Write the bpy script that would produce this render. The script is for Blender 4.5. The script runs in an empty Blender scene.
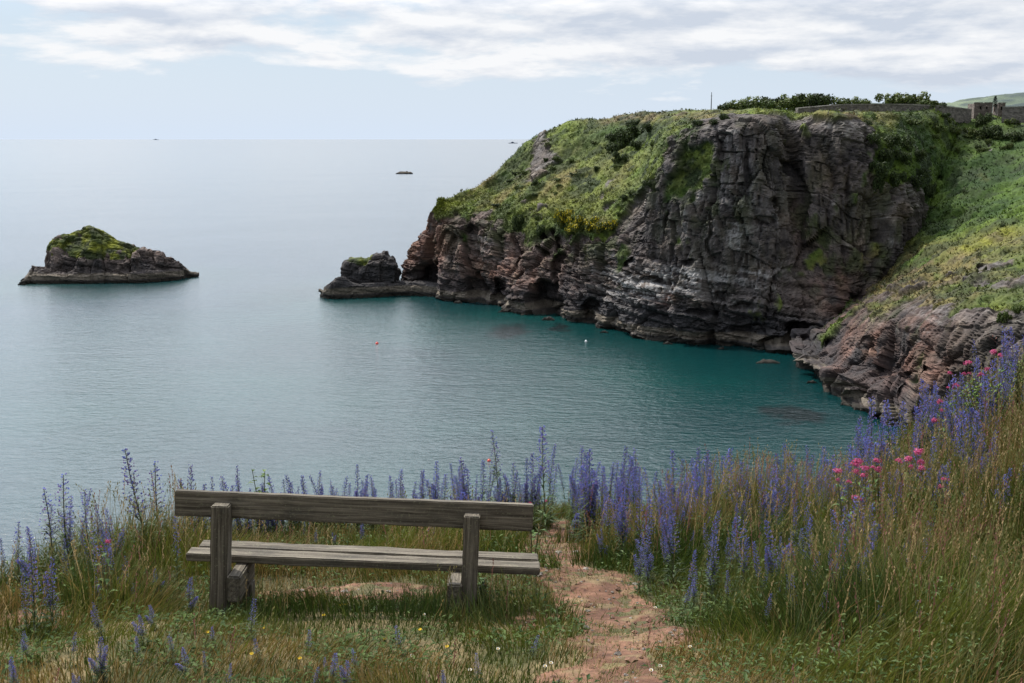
import bpy, math, random
import numpy as np
from mathutils import Vector

random.seed(7)
RNG = np.random.default_rng(11)
scene = bpy.context.scene
COL = scene.collection

# ------------------------------------------------------------------ camera model
F = 1138.0
CX, CY = 512.0, 341.5
CAMZ = 50.0
PITCH = math.atan((341.5 - 139.0) / F)
SP, CP = math.sin(PITCH), math.cos(PITCH)


def ray(px, py):
    u = (px - CX) / F
    v = (CY - py) / F
    return (u, CP + v * SP, -SP + v * CP)


def at(px, py, Y):
    """World point seen at pixel (px, py) standing Y metres ahead."""
    d = ray(px, py)
    s = Y / d[1]
    return (d[0] * s, Y, CAMZ + d[2] * s)


def project(P):
    x, y, z = P[..., 0], P[..., 1], P[..., 2] - CAMZ
    D = y * CP - z * SP
    V = y * SP + z * CP
    D = np.where(np.abs(D) < 1e-3, 1e-3, D)
    return CX + F * x / D, CY - F * V / D, D


# ------------------------------------------------------------------ noise in numpy
def _hash(ix, iy, iz, seed):
    with np.errstate(over='ignore'):
        h = (ix.astype(np.int64) * 374761393 + iy.astype(np.int64) * 668265263
             + iz.astype(np.int64) * 2147483647 + seed * 974634721)
        h = (h ^ (h >> 13)) * 1274126177
        h = h ^ (h >> 16)
        h = (h * 2246822519) & 0xFFFFFFFF
        h = h ^ (h >> 15)
    return (h & 0xFFFFFF).astype(np.float64) / float(0xFFFFFF)


def vnoise(x, y, z, seed=0):
    """smooth value noise, about -1..1"""
    xi, yi, zi = np.floor(x), np.floor(y), np.floor(z)
    fx, fy, fz = x - xi, y - yi, z - zi
    fx = fx * fx * fx * (fx * (fx * 6 - 15) + 10)
    fy = fy * fy * fy * (fy * (fy * 6 - 15) + 10)
    fz = fz * fz * fz * (fz * (fz * 6 - 15) + 10)
    xi, yi, zi = xi.astype(np.int64), yi.astype(np.int64), zi.astype(np.int64)
    r = 0
    for dx in (0, 1):
        wx = fx if dx else 1 - fx
        for dy in (0, 1):
            wy = fy if dy else 1 - fy
            for dz in (0, 1):
                wz = fz if dz else 1 - fz
                r = r + wx * wy * wz * _hash(xi + dx, yi + dy, zi + dz, seed)
    return r * 2 - 1


def fbm(x, y, z, octs=4, seed=0, gain=0.5):
    r, a, n = 0, 1.0, 0.0
    for o in range(octs):
        r = r + a * vnoise(x, y, z, seed + o * 17)
        n += a
        a *= gain
        x, y, z = x * 2.03 + 5.1, y * 2.03 + 3.7, z * 2.03 + 1.3
    return r / n * 1.6


def cells(x, y, z, seed=0):
    """Worley: a random value per cell, and F2-F1"""
    xi, yi, zi = np.floor(x).astype(np.int64), np.floor(y).astype(np.int64), np.floor(z).astype(np.int64)
    b1 = np.full(x.shape, 9.0)
    b2 = np.full(x.shape, 9.0)
    val = np.zeros(x.shape)
    tilt = np.zeros(x.shape)
    for dx in (-1, 0, 1):
        for dy in (-1, 0, 1):
            for dz in (-1, 0, 1):
                cx, cy, cz = xi + dx, yi + dy, zi + dz
                h1 = _hash(cx, cy, cz, seed)
                h2 = _hash(cx, cy, cz, seed + 1)
                h3 = _hash(cx, cy, cz, seed + 2)
                d = (cx + h1 - x) ** 2 + (cy + h2 - y) ** 2 + (cz + h3 - z) ** 2
                m = d < b1
                b2 = np.where(m, b1, np.minimum(b2, d))
                tilt = np.where(m, (x - cx - h1 + .6 * (y - cy - h2)) * (h2 - .5) * 2.6 + (z - cz - h3) * (h1 - .5) * 2.6, tilt)
                val = np.where(m, (h1 * 7.3 + h2 * 3.1 + h3 * 5.7) % 1.0, val)
                b1 = np.where(m, d, b1)
    return np.clip(val * 2 - 1 + tilt, -1.6, 1.6), np.sqrt(b2) - np.sqrt(b1)


def blocks(s1, s2, z, w, h, seed=0):
    """jointed rock: courses of blocks w wide and h high; a value per block and the distance to its joints"""
    zr = z / h + .4 * vnoise(s1 / (3 * w), s2 / (3 * w), z / (3 * h), seed)
    iz = np.floor(zr)
    fz = zr - iz
    izi = iz.astype(np.int64)
    o1, o2 = _hash(izi, izi * 0, izi * 0, seed + 1), _hash(izi, izi * 0, izi * 0, seed + 3)
    a = s1 / w + o1 + .45 * vnoise(s1 / (2.2 * w), s2 / (2.2 * w), z / (2.5 * h), seed + 2)
    b = s2 / w + o2 + .45 * vnoise(s1 / (2.2 * w), s2 / (2.2 * w), z / (2.5 * h), seed + 4)
    ia, ib = np.floor(a), np.floor(b)
    fa, fb = a - ia, b - ib
    ia, ib = ia.astype(np.int64), ib.astype(np.int64)
    h1, h2 = _hash(ia, ib, izi, seed + 5), _hash(ia, ib, izi, seed + 6)
    v = h1 * 2 - 1 + (fa - .5) * (h2 - .5) * 2.0 + (fz - .5) * (h1 - .6) * 1.6
    e = np.minimum(np.minimum(np.minimum(fa, 1 - fa) * w, np.minimum(fb, 1 - fb) * w), np.minimum(fz, 1 - fz) * h)
    return v, e, h2


def sstep(a, b, x):
    t = np.clip((x - a) / (b - a), 0, 1)
    return t * t * (3 - 2 * t)


# ------------------------------------------------------------------ object helpers
def tag(o, label=None, cat=None, group=None, kind=None):
    if label: o['label'] = label
    if cat: o['category'] = cat
    if group: o['group'] = group
    if kind: o['kind'] = kind
    return o


def link(name, data, parent=None, loc=None):
    o = bpy.data.objects.new(name, data)
    COL.objects.link(o)
    if parent is not None:
        o.parent = parent
    if loc is not None:
        o.location = loc
    return o


def mesh_np(name, verts, faces, mat, cols=None, smooth=False, mats=None, midx=None):
    """faces: list of int arrays (n,3) and/or (n,4)"""
    me = bpy.data.meshes.new(name)
    verts = np.asarray(verts, dtype=np.float32)
    me.vertices.add(len(verts))
    me.vertices.foreach_set('co', verts.ravel())
    fl = [np.asarray(f, dtype=np.int32) for f in faces if len(f)]
    loops = np.concatenate([f.ravel() for f in fl])
    tot = np.concatenate([np.full(len(f), f.shape[1], dtype=np.int32) for f in fl])
    start = np.concatenate([[0], np.cumsum(tot)[:-1]]).astype(np.int32)
    me.loops.add(len(loops))
    me.loops.foreach_set('vertex_index', loops)
    me.polygons.add(len(tot))
    me.polygons.foreach_set('loop_start', start)
    me.polygons.foreach_set('loop_total', tot)
    for m in (mats or [mat]):
        me.materials.append(m)
    if midx is not None:
        me.polygons.foreach_set('material_index', np.asarray(midx, dtype=np.int32))
    me.polygons.foreach_set('use_smooth', np.full(len(tot), smooth, dtype=bool))
    if cols is not None:
        ca = me.color_attributes.new('Col', 'FLOAT_COLOR', 'POINT')
        c4 = np.ones((len(verts), 4), dtype=np.float32)
        c4[:, :3] = cols
        ca.data.foreach_set('color', c4.ravel())
    me.update(calc_edges=True)
    me.validate()
    return me


def grid_faces(nu, nv):
    i = np.arange(nu * nv).reshape(nu, nv)
    return np.stack([i[:-1, :-1], i[1:, :-1], i[1:, 1:], i[:-1, 1:]], -1).reshape(-1, 4)


class MB:
    """small mesh collector"""
    def __init__(s):
        s.v, s.t, s.q, s.c = [], [], [], []

    def add(s, vs, fs, col=(1, 1, 1)):
        b = len(s.v)
        s.v.extend(vs)
        s.c.extend([col] * len(vs))
        for f in fs:
            (s.t if len(f) == 3 else s.q).append([b + i for i in f])

    def tube(s, pts, rads, n=5, col=(1, 1, 1), cap=True):
        rings = []
        b = len(s.v)
        for k, p in enumerate(pts):
            p = Vector(p)
            a = Vector(pts[max(k - 1, 0)])
            c = Vector(pts[min(k + 1, len(pts) - 1)])
            d = (c - a).normalized()
            u = d.cross(Vector((0.3, 1, 0.1)))
            if u.length < 1e-4: u = d.cross(Vector((1, 0, 0)))
            u.normalize()
            w = d.cross(u)
            for j in range(n):
                an = 2 * math.pi * j / n
                s.v.append(tuple(p + (u * math.cos(an) + w * math.sin(an)) * rads[k]))
                s.c.append(col)
        for k in range(len(pts) - 1):
            for j in range(n):
                s.q.append([b + k * n + j, b + k * n + (j + 1) % n, b + (k + 1) * n + (j + 1) % n, b + (k + 1) * n + j])
        if cap:
            for j in range(1, n - 1):
                s.t.append([b + (len(pts) - 1) * n, b + (len(pts) - 1) * n + j, b + (len(pts) - 1) * n + j + 1])
                s.t.append([b, b + j + 1, b + j])

    def leaf(s, p, d, up, L, W, col, fold=0.25, bend=0.25):
        """a leaf of two folded halves, p base, d direction"""
        p, d, up = Vector(p), Vector(d).normalized(), Vector(up)
        side = d.cross(up)
        if side.length < 1e-4: side = d.cross(Vector((1, 0.2, 0)))
        side.normalize()
        nn = side.cross(d)
        m = p + d * L * 0.5 + nn * L * 0.06
        e = p + d * L - nn * L * bend
        s.add([tuple(p), tuple(m + side * W * 0.5 + nn * W * fold), tuple(e), tuple(m - side * W * 0.5 + nn * W * fold), tuple(m)],
              [(0, 4, 1), (1, 4, 2), (0, 3, 4), (4, 3, 2)], col)

    def mesh(s, name, mat, smooth=False):
        fs = []
        if s.t: fs.append(np.array(s.t))
        if s.q: fs.append(np.array(s.q))
        return mesh_np(name, s.v, fs, mat, np.array(s.c), smooth)


# ------------------------------------------------------------------ materials
def newmat(name):
    m = bpy.data.materials.new(name)
    m.use_nodes = True
    nt = m.node_tree
    nt.nodes.clear()
    return m, nt, nt.nodes, nt.links


def noise_node(nt, scale, detail=4, rough=0.55, vec=None, dist=0.0):
    n = nt.nodes.new('ShaderNodeTexNoise')
    n.inputs['Scale'].default_value = scale
    n.inputs['Detail'].default_value = detail
    n.inputs['Roughness'].default_value = rough
    n.inputs['Distortion'].default_value = dist
    if vec is not None: nt.links.new(vec, n.inputs['Vector'])
    return n


def maprange(nt, val, a, b, c, d):
    n = nt.nodes.new('ShaderNodeMapRange')
    nt.links.new(val, n.inputs[0])
    for i, x in enumerate((a, b, c, d)):
        n.inputs[i + 1].default_value = x
    return n.outputs[0]


def math_node(nt, op, a, b=None, clamp=False):
    n = nt.nodes.new('ShaderNodeMath')
    n.operation = op
    n.use_clamp = clamp
    for i, x in enumerate((a, b)):
        if x is None: continue
        if isinstance(x, (int, float)): n.inputs[i].default_value = x
        else: nt.links.new(x, n.inputs[i])
    return n.outputs[0]


def mixcol(nt, fac, a, b, mode='MIX'):
    n = nt.nodes.new('ShaderNodeMix')
    n.data_type = 'RGBA'
    n.blend_type = mode
    for i, x in ((0, fac), (6, a), (7, b)):
        if isinstance(x, (int, float)): n.inputs[i].default_value = x
        elif isinstance(x, tuple): n.inputs[i].default_value = (*x, 1)
        else: nt.links.new(x, n.inputs[i])
    return n.outputs[2]


def terrain_mat(name, scale=1.0, bump=0.5, rough=0.9, dist=0.25):
    """colour attribute of the ground or rock, with fine procedural break-up and bump"""
    m, nt, N, L = newmat(name)
    out = N.new('ShaderNodeOutputMaterial')
    b = N.new('ShaderNodeBsdfPrincipled')
    b.inputs['Roughness'].default_value = rough
    b.inputs['Specular IOR Level'].default_value = 0.25
    tc = N.new('ShaderNodeTexCoord')
    at_ = N.new('ShaderNodeAttribute')
    at_.attribute_name = 'Col'
    n1 = noise_node(nt, 1.7 * scale, 8, 0.7, tc.outputs['Object'])
    n2 = noise_node(nt, 0.45 * scale, 5, 0.6, tc.outputs['Object'])
    f1 = maprange(nt, n1.outputs[0], 0.3, 0.7, 0.55, 1.45)
    f2 = maprange(nt, n2.outputs[0], 0.3, 0.7, 0.8, 1.2)
    f = math_node(nt, 'MULTIPLY', f1, f2)
    cc = N.new('ShaderNodeCombineColor')
    for i in range(3): L.new(f, cc.inputs[i])
    c = mixcol(nt, 1.0, at_.outputs['Color'], cc.outputs[0], 'MULTIPLY')
    L.new(c, b.inputs['Base Color'])
    bp = N.new('ShaderNodeBump')
    bp.inputs['Strength'].default_value = bump
    bp.inputs['Distance'].default_value = dist
    L.new(n1.outputs[0], bp.inputs['Height'])
    L.new(bp.outputs[0], b.inputs['Normal'])
    L.new(b.outputs[0], out.inputs[0])
    return m


def leaf_mat(name, trans=0.35, var=0.15, rough=0.6, sat=1.0):
    """leaf, grass or petal: colour attribute, light passes through"""
    m, nt, N, L = newmat(name)
    out = N.new('ShaderNodeOutputMaterial')
    at_ = N.new('ShaderNodeAttribute')
    at_.attribute_name = 'Col'
    oi = N.new('ShaderNodeObjectInfo')
    hs = N.new('ShaderNodeHueSaturation')
    L.new(maprange(nt, oi.outputs['Random'], 0, 1, 1 - var, 1 + var), hs.inputs['Value'])
    hs.inputs['Saturation'].default_value = sat
    L.new(at_.outputs['Color'], hs.inputs['Color'])
    tc = N.new('ShaderNodeTexCoord')
    n1 = noise_node(nt, 30, 2, 0.5, tc.outputs['Object'])
    f1 = maprange(nt, n1.outputs[0], 0.3, 0.7, 0.75, 1.25)
    cc = N.new('ShaderNodeCombineColor')
    for i in range(3): L.new(f1, cc.inputs[i])
    c = mixcol(nt, 1.0, hs.outputs[0], cc.outputs[0], 'MULTIPLY')
    d = N.new('ShaderNodeBsdfPrincipled')
    d.inputs['Roughness'].default_value = rough
    d.inputs['Specular IOR Level'].default_value = 0.2
    t = N.new('ShaderNodeBsdfTranslucent')
    L.new(c, d.inputs['Base Color'])
    L.new(c, t.inputs['Color'])
    mx = N.new('ShaderNodeMixShader')
    mx.inputs[0].default_value = trans
    L.new(d.outputs[0], mx.inputs[1])
    L.new(t.outputs[0], mx.inputs[2])
    L.new(mx.outputs[0], out.inputs[0])
    return m


def plain_mat(name, col, rough=0.6, scale=8, lo=0.7, hi=1.3, bump=0.2, metallic=0.0):
    m, nt, N, L = newmat(name)
    out = N.new('ShaderNodeOutputMaterial')
    b = N.new('ShaderNodeBsdfPrincipled')
    b.inputs['Roughness'].default_value = rough
    b.inputs['Metallic'].default_value = metallic
    tc = N.new('ShaderNodeTexCoord')
    n1 = noise_node(nt, scale, 6, 0.65, tc.outputs['Object'])
    f1 = maprange(nt, n1.outputs[0], 0.3, 0.7, lo, hi)
    cc = N.new('ShaderNodeCombineColor')
    for i in range(3): L.new(f1, cc.inputs[i])
    L.new(mixcol(nt, 1.0, col, cc.outputs[0], 'MULTIPLY'), b.inputs['Base Color'])
    bp = N.new('ShaderNodeBump')
    bp.inputs['Strength'].default_value = bump
    bp.inputs['Distance'].default_value = 0.02
    L.new(n1.outputs[0], bp.inputs['Height'])
    L.new(bp.outputs[0], b.inputs['Normal'])
    L.new(b.outputs[0], out.inputs[0])
    return m


def wood_mat():
    """weathered grey timber, grain along object X"""
    m, nt, N, L = newmat('weathered_wood')
    out = N.new('ShaderNodeOutputMaterial')
    b = N.new('ShaderNodeBsdfPrincipled')
    b.inputs['Roughness'].default_value = 0.85
    b.inputs['Specular IOR Level'].default_value = 0.2
    tc = N.new('ShaderNodeTexCoord')
    at_ = N.new('ShaderNodeAttribute')      # grain coordinates stored per vertex: x runs along the timber
    at_.attribute_name = 'grain'
    mp = N.new('ShaderNodeMapping')
    mp.inputs['Scale'].default_value = (1.5, 60, 60)
    L.new(at_.outputs['Vector'], mp.inputs[0])
    g = noise_node(nt, 1.0, 7, 0.65, mp.outputs[0], 0.6)
    mp2 = N.new('ShaderNodeMapping')
    mp2.inputs['Scale'].default_value = (2.2, 6, 6)
    L.new(at_.outputs['Vector'], mp2.inputs[0])
    s = noise_node(nt, 1.5, 5, 0.6, mp2.outputs[0])
    li = noise_node(nt, 55, 5, 0.7, tc.outputs['Object'])
    cr = N.new('ShaderNodeValToRGB')
    cr.color_ramp.elements[0].position = 0.3
    cr.color_ramp.elements[0].color = (0.026, 0.021, 0.015, 1)
    cr.color_ramp.elements[1].position = 0.72
    cr.color_ramp.elements[1].color = (0.25, 0.218, 0.17, 1)
    e = cr.color_ramp.elements.new(0.5)
    e.color = (0.112, 0.095, 0.073, 1)
    L.new(g.outputs[0], cr.inputs[0])
    c1 = mixcol(nt, maprange(nt, s.outputs[0], 0.5, 0.68, 0, 0.7), cr.outputs[0], (0.05, 0.046, 0.038))
    c2 = mixcol(nt, maprange(nt, li.outputs[0], 0.56, 0.68, 0, 0.5), c1, (0.24, 0.24, 0.15))
    L.new(c2, b.inputs['Base Color'])
    bp = N.new('ShaderNodeBump')
    bp.inputs['Strength'].default_value = 0.7
    bp.inputs['Distance'].default_value = 0.006
    L.new(g.outputs[0], bp.inputs['Height'])
    L.new(bp.outputs[0], b.inputs['Normal'])
    L.new(b.outputs[0], out.inputs[0])
    return m


def stone_mat(name, col, sc=(1.1, 2.6)):
    """rubble masonry in courses"""
    m, nt, N, L = newmat(name)
    out = N.new('ShaderNodeOutputMaterial')
    b = N.new('ShaderNodeBsdfPrincipled')
    b.inputs['Roughness'].default_value = 0.9
    tc = N.new('ShaderNodeTexCoord')
    mp = N.new('ShaderNodeMapping')
    mp.inputs['Scale'].default_value = (sc[0], sc[0], sc[1])
    L.new(tc.outputs['Object'], mp.inputs[0])
    v = N.new('ShaderNodeTexVoronoi')
    v.inputs['Scale'].default_value = 1.0
    L.new(mp.outputs[0], v.inputs['Vector'])
    n1 = noise_node(nt, 1.2, 6, 0.65, tc.outputs['Object'])
    sep = N.new('ShaderNodeSeparateColor')
    L.new(v.outputs['Color'], sep.inputs[0])
    f = math_node(nt, 'MULTIPLY', maprange(nt, sep.outputs[0], 0, 1, 0.6, 1.4), maprange(nt, n1.outputs[0], 0.3, 0.7, 0.6, 1.4))
    cc = N.new('ShaderNodeCombineColor')
    for i in range(3): L.new(f, cc.inputs[i])
    L.new(mixcol(nt, 1.0, col, cc.outputs[0], 'MULTIPLY'), b.inputs['Base Color'])
    bp = N.new('ShaderNodeBump')
    bp.inputs['Strength'].default_value = 0.6
    bp.inputs['Distance'].default_value = 0.1
    L.new(v.outputs['Distance'], bp.inputs['Height'])
    L.new(bp.outputs[0], b.inputs['Normal'])
    L.new(b.outputs[0], out.inputs[0])
    return m


M_ROCK = terrain_mat('cliff_surface', 1.0, 0.55, 0.9, 0.3)
M_EARTH = terrain_mat('meadow_earth', 9.0, 0.6, 0.95, 0.03)
M_LEAF = leaf_mat('leaves', 0.3, 0.12)
M_SCRUB = leaf_mat('scrub_leaves', 0.2, 0.12)
M_GRASS = leaf_mat('grass_blades', 0.32, 0.05)
M_PETAL = leaf_mat('petals', 0.25, 0.14, 0.66)
M_WOOD = wood_mat()


# ------------------------------------------------------------------ lofted rock surfaces
def hermite(P, t, tn):
    """nonuniform cubic through P (axis 0) at knots t, sampled at tn"""
    m = np.zeros_like(P)
    d = (P[1:] - P[:-1]) / (t[1:] - t[:-1])[:, None, None]
    h = t[1:] - t[:-1]
    m[0], m[-1] = d[0], d[-1]
    w = (h[1:] / (h[1:] + h[:-1]))[:, None, None]
    m[1:-1] = d[:-1] * w + d[1:] * (1 - w)
    k = np.clip(np.searchsorted(t, tn, side='right') - 1, 0, len(t) - 2)
    hh = (t[k + 1] - t[k])
    s = ((tn - t[k]) / hh)[:, None, None]
    hh = hh[:, None, None]
    return ((2 * s**3 - 3 * s**2 + 1) * P[k] + (s**3 - 2 * s**2 + s) * hh * m[k]
            + (-2 * s**3 + 3 * s**2) * P[k + 1] + (s**3 - s**2) * hh * m[k + 1])


def loft(P, nrow, step):
    """P[stations, rows, channels]; nrow samples per row interval; step metres along the stations"""
    P = np.asarray(P, dtype=float)
    ds = np.linalg.norm(P[1:, :, :3] - P[:-1, :, :3], axis=2)[:, 1:6].mean(axis=1)
    t = np.concatenate([[0], np.cumsum(ds)])
    tn = np.concatenate([np.linspace(t[i], t[i + 1], max(2, int((t[i + 1] - t[i]) / step)), endpoint=False) for i in range(len(t) - 1)] + [[t[-1]]])
    A = hermite(P, t, tn)
    B = np.swapaxes(A, 0, 1)
    dr = np.linalg.norm(B[1:, :, :3] - B[:-1, :, :3], axis=2).mean(axis=1) + 1e-3
    tr = np.concatenate([[0], np.cumsum(dr)])
    tm = np.concatenate([np.linspace(tr[i], tr[i + 1], nrow[i], endpoint=False) for i in range(len(nrow))] + [[tr[-1]]])
    rowpar = np.concatenate([np.linspace(i, i + 1, nrow[i], endpoint=False) for i in range(len(nrow))] + [[len(nrow)]])
    C = hermite(B, tr, tm)
    return np.swapaxes(C, 0, 1), rowpar       # [nu, nv, ch]


def grid_normals(V):
    du = np.gradient(V, axis=0)
    dv = np.gradient(V, axis=1)
    n = np.cross(du, dv)
    return n / (np.linalg.norm(n, axis=2, keepdims=True) + 1e-9)


def rock_disp(V, amp=1.0, N=None):
    """metres of outward displacement of bare rock: sheer jointed faces high up, ledged beds low down"""
    x, y, z = V[..., 0], V[..., 1], V[..., 2]
    wx = fbm(x / 9, y / 9, z / 14, 2, 51) * 0.7
    wz = fbm(x / 7, y / 7, z / 7, 2, 52) * 0.7
    up = sstep(13, 24, z + 5 * fbm(x / 20, y / 20, 0 * z, 2, 53))
    up = np.maximum(up, sstep(262, 250, y) * sstep(55, 62, x))
    zz = z + 0.18 * x + wx * 0.8                                              # beds dip a little
    d = fbm((x + wx) / 17, (y + wx) / 17, z / 46, 3, 3) * 2.0                 # buttresses and gullies
    cb, eb = cells((x + wx) / 10.5, (y + wx) / 10.5, (z + wz) / 19, 13)       # great planar faces
    d += cb * 1.7 - np.clip(.10 - eb, 0, .10) * 9
    r = 1 - np.abs(fbm(x / 8.0, y / 8.0, z / 16 + wx * .1, 3, 9))
    d += (r - 0.65) * 0.6
    s1, s2 = .93 * x + .36 * y + wx, -.36 * x + .93 * y + wx
    dip = zz + .12 * s2
    va, ea, ha = blocks(s1, s2, dip, 3.3, 8.5, 21)
    vb, eb1, hb = blocks(s1, s2, dip, 5.0, 2.3, 23)
    c1 = va * up + vb * (1 - up)
    e1 = ea * up + eb1 * (1 - up)
    h1 = ha * up + hb * (1 - up)
    d += c1 * 0.72
    vc, ec, hc = blocks(s1 + .4 * s2, s2 - .4 * s1, dip, 1.35, 3.6, 31)
    vd, ed, hd = blocks(s1, s2, dip, 1.9, 0.95, 33)
    c2 = vc * up + vd * (1 - up)
    d += c2 * 0.36
    c3, ee, he = blocks(s1 - .3 * s2, s2 + .3 * s1, dip, .75, .8, 41)
    d += c3 * 0.13
    d -= np.clip(0.35 - e1, 0, 0.35) * 2.4 * (h1 > .45) + np.clip(0.25 - np.minimum(ec, ed), 0, 0.25) * 1.2 * (hc > .6)   # open joints
    d += fbm(x / 30, y / 30, zz / 1.3, 2, 61) * 0.5 * (1 - up)                # ledges of the beds
    if N is not None:
        d = d * (0.35 + 0.65 * sstep(.25, .75, 1 - np.abs(N[..., 2])))
    return d * amp, c1, c2, c3, e1


def lerp3(a, b, t):
    return np.asarray(a) * (1 - t[..., None]) + np.asarray(b) * t[..., None]


def blob(px, py, cx, cy, rx, ry, soft=1.0):
    r = ((px - cx) / rx) ** 2 + ((py - cy) / ry) ** 2
    return np.exp(-r * soft)


def rock_albedo(V, c1, c2, c3, zz=None):
    x, y, z = V[..., 0], V[..., 1], V[..., 2]
    n1 = fbm(x / 14, y / 14, z / 9, 4, 71)
    n2 = fbm(x / 3.2, y / 3.2, z / 6.5, 4, 72)
    n3 = fbm(x / 25, y / 25, (z + .18 * x) / 1.1, 4, 73)
    tone = 0.5 + 0.26 * n1 + 0.24 * n2 + 0.12 * c2 + 0.10 * c3 + 0.14 * n3
    tone = np.clip(tone, 0, 1)
    c = lerp3((0.024, 0.021, 0.022), (0.094, 0.081, 0.075), sstep(0.1, 0.62, tone))
    c = lerp3(c, (0.22, 0.205, 0.19), sstep(0.66, 1.0, tone))
    return c, n1, n2, n3


def tide(V, c, n2):
    """the real bands of the shore: weed at the water, pale barnacles, black lichen above"""
    z = V[..., 2] + n2 * 0.25
    z2 = V[..., 2] + n2 * 1.6
    c = lerp3(c, (0.03, 0.029, 0.031), (1 - sstep(6.0, 11.0, z2)) * 0.72)
    pale = sstep(1.0, 1.6, z) * (1 - sstep(3.1, 3.5, z))
    c = lerp3(c, np.array((0.145, 0.122, 0.094)), pale * 0.85)
    c = lerp3(c, (0.022, 0.02, 0.015), (1 - sstep(0.6, 1.4, z)) * 0.9)
    return c


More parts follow.
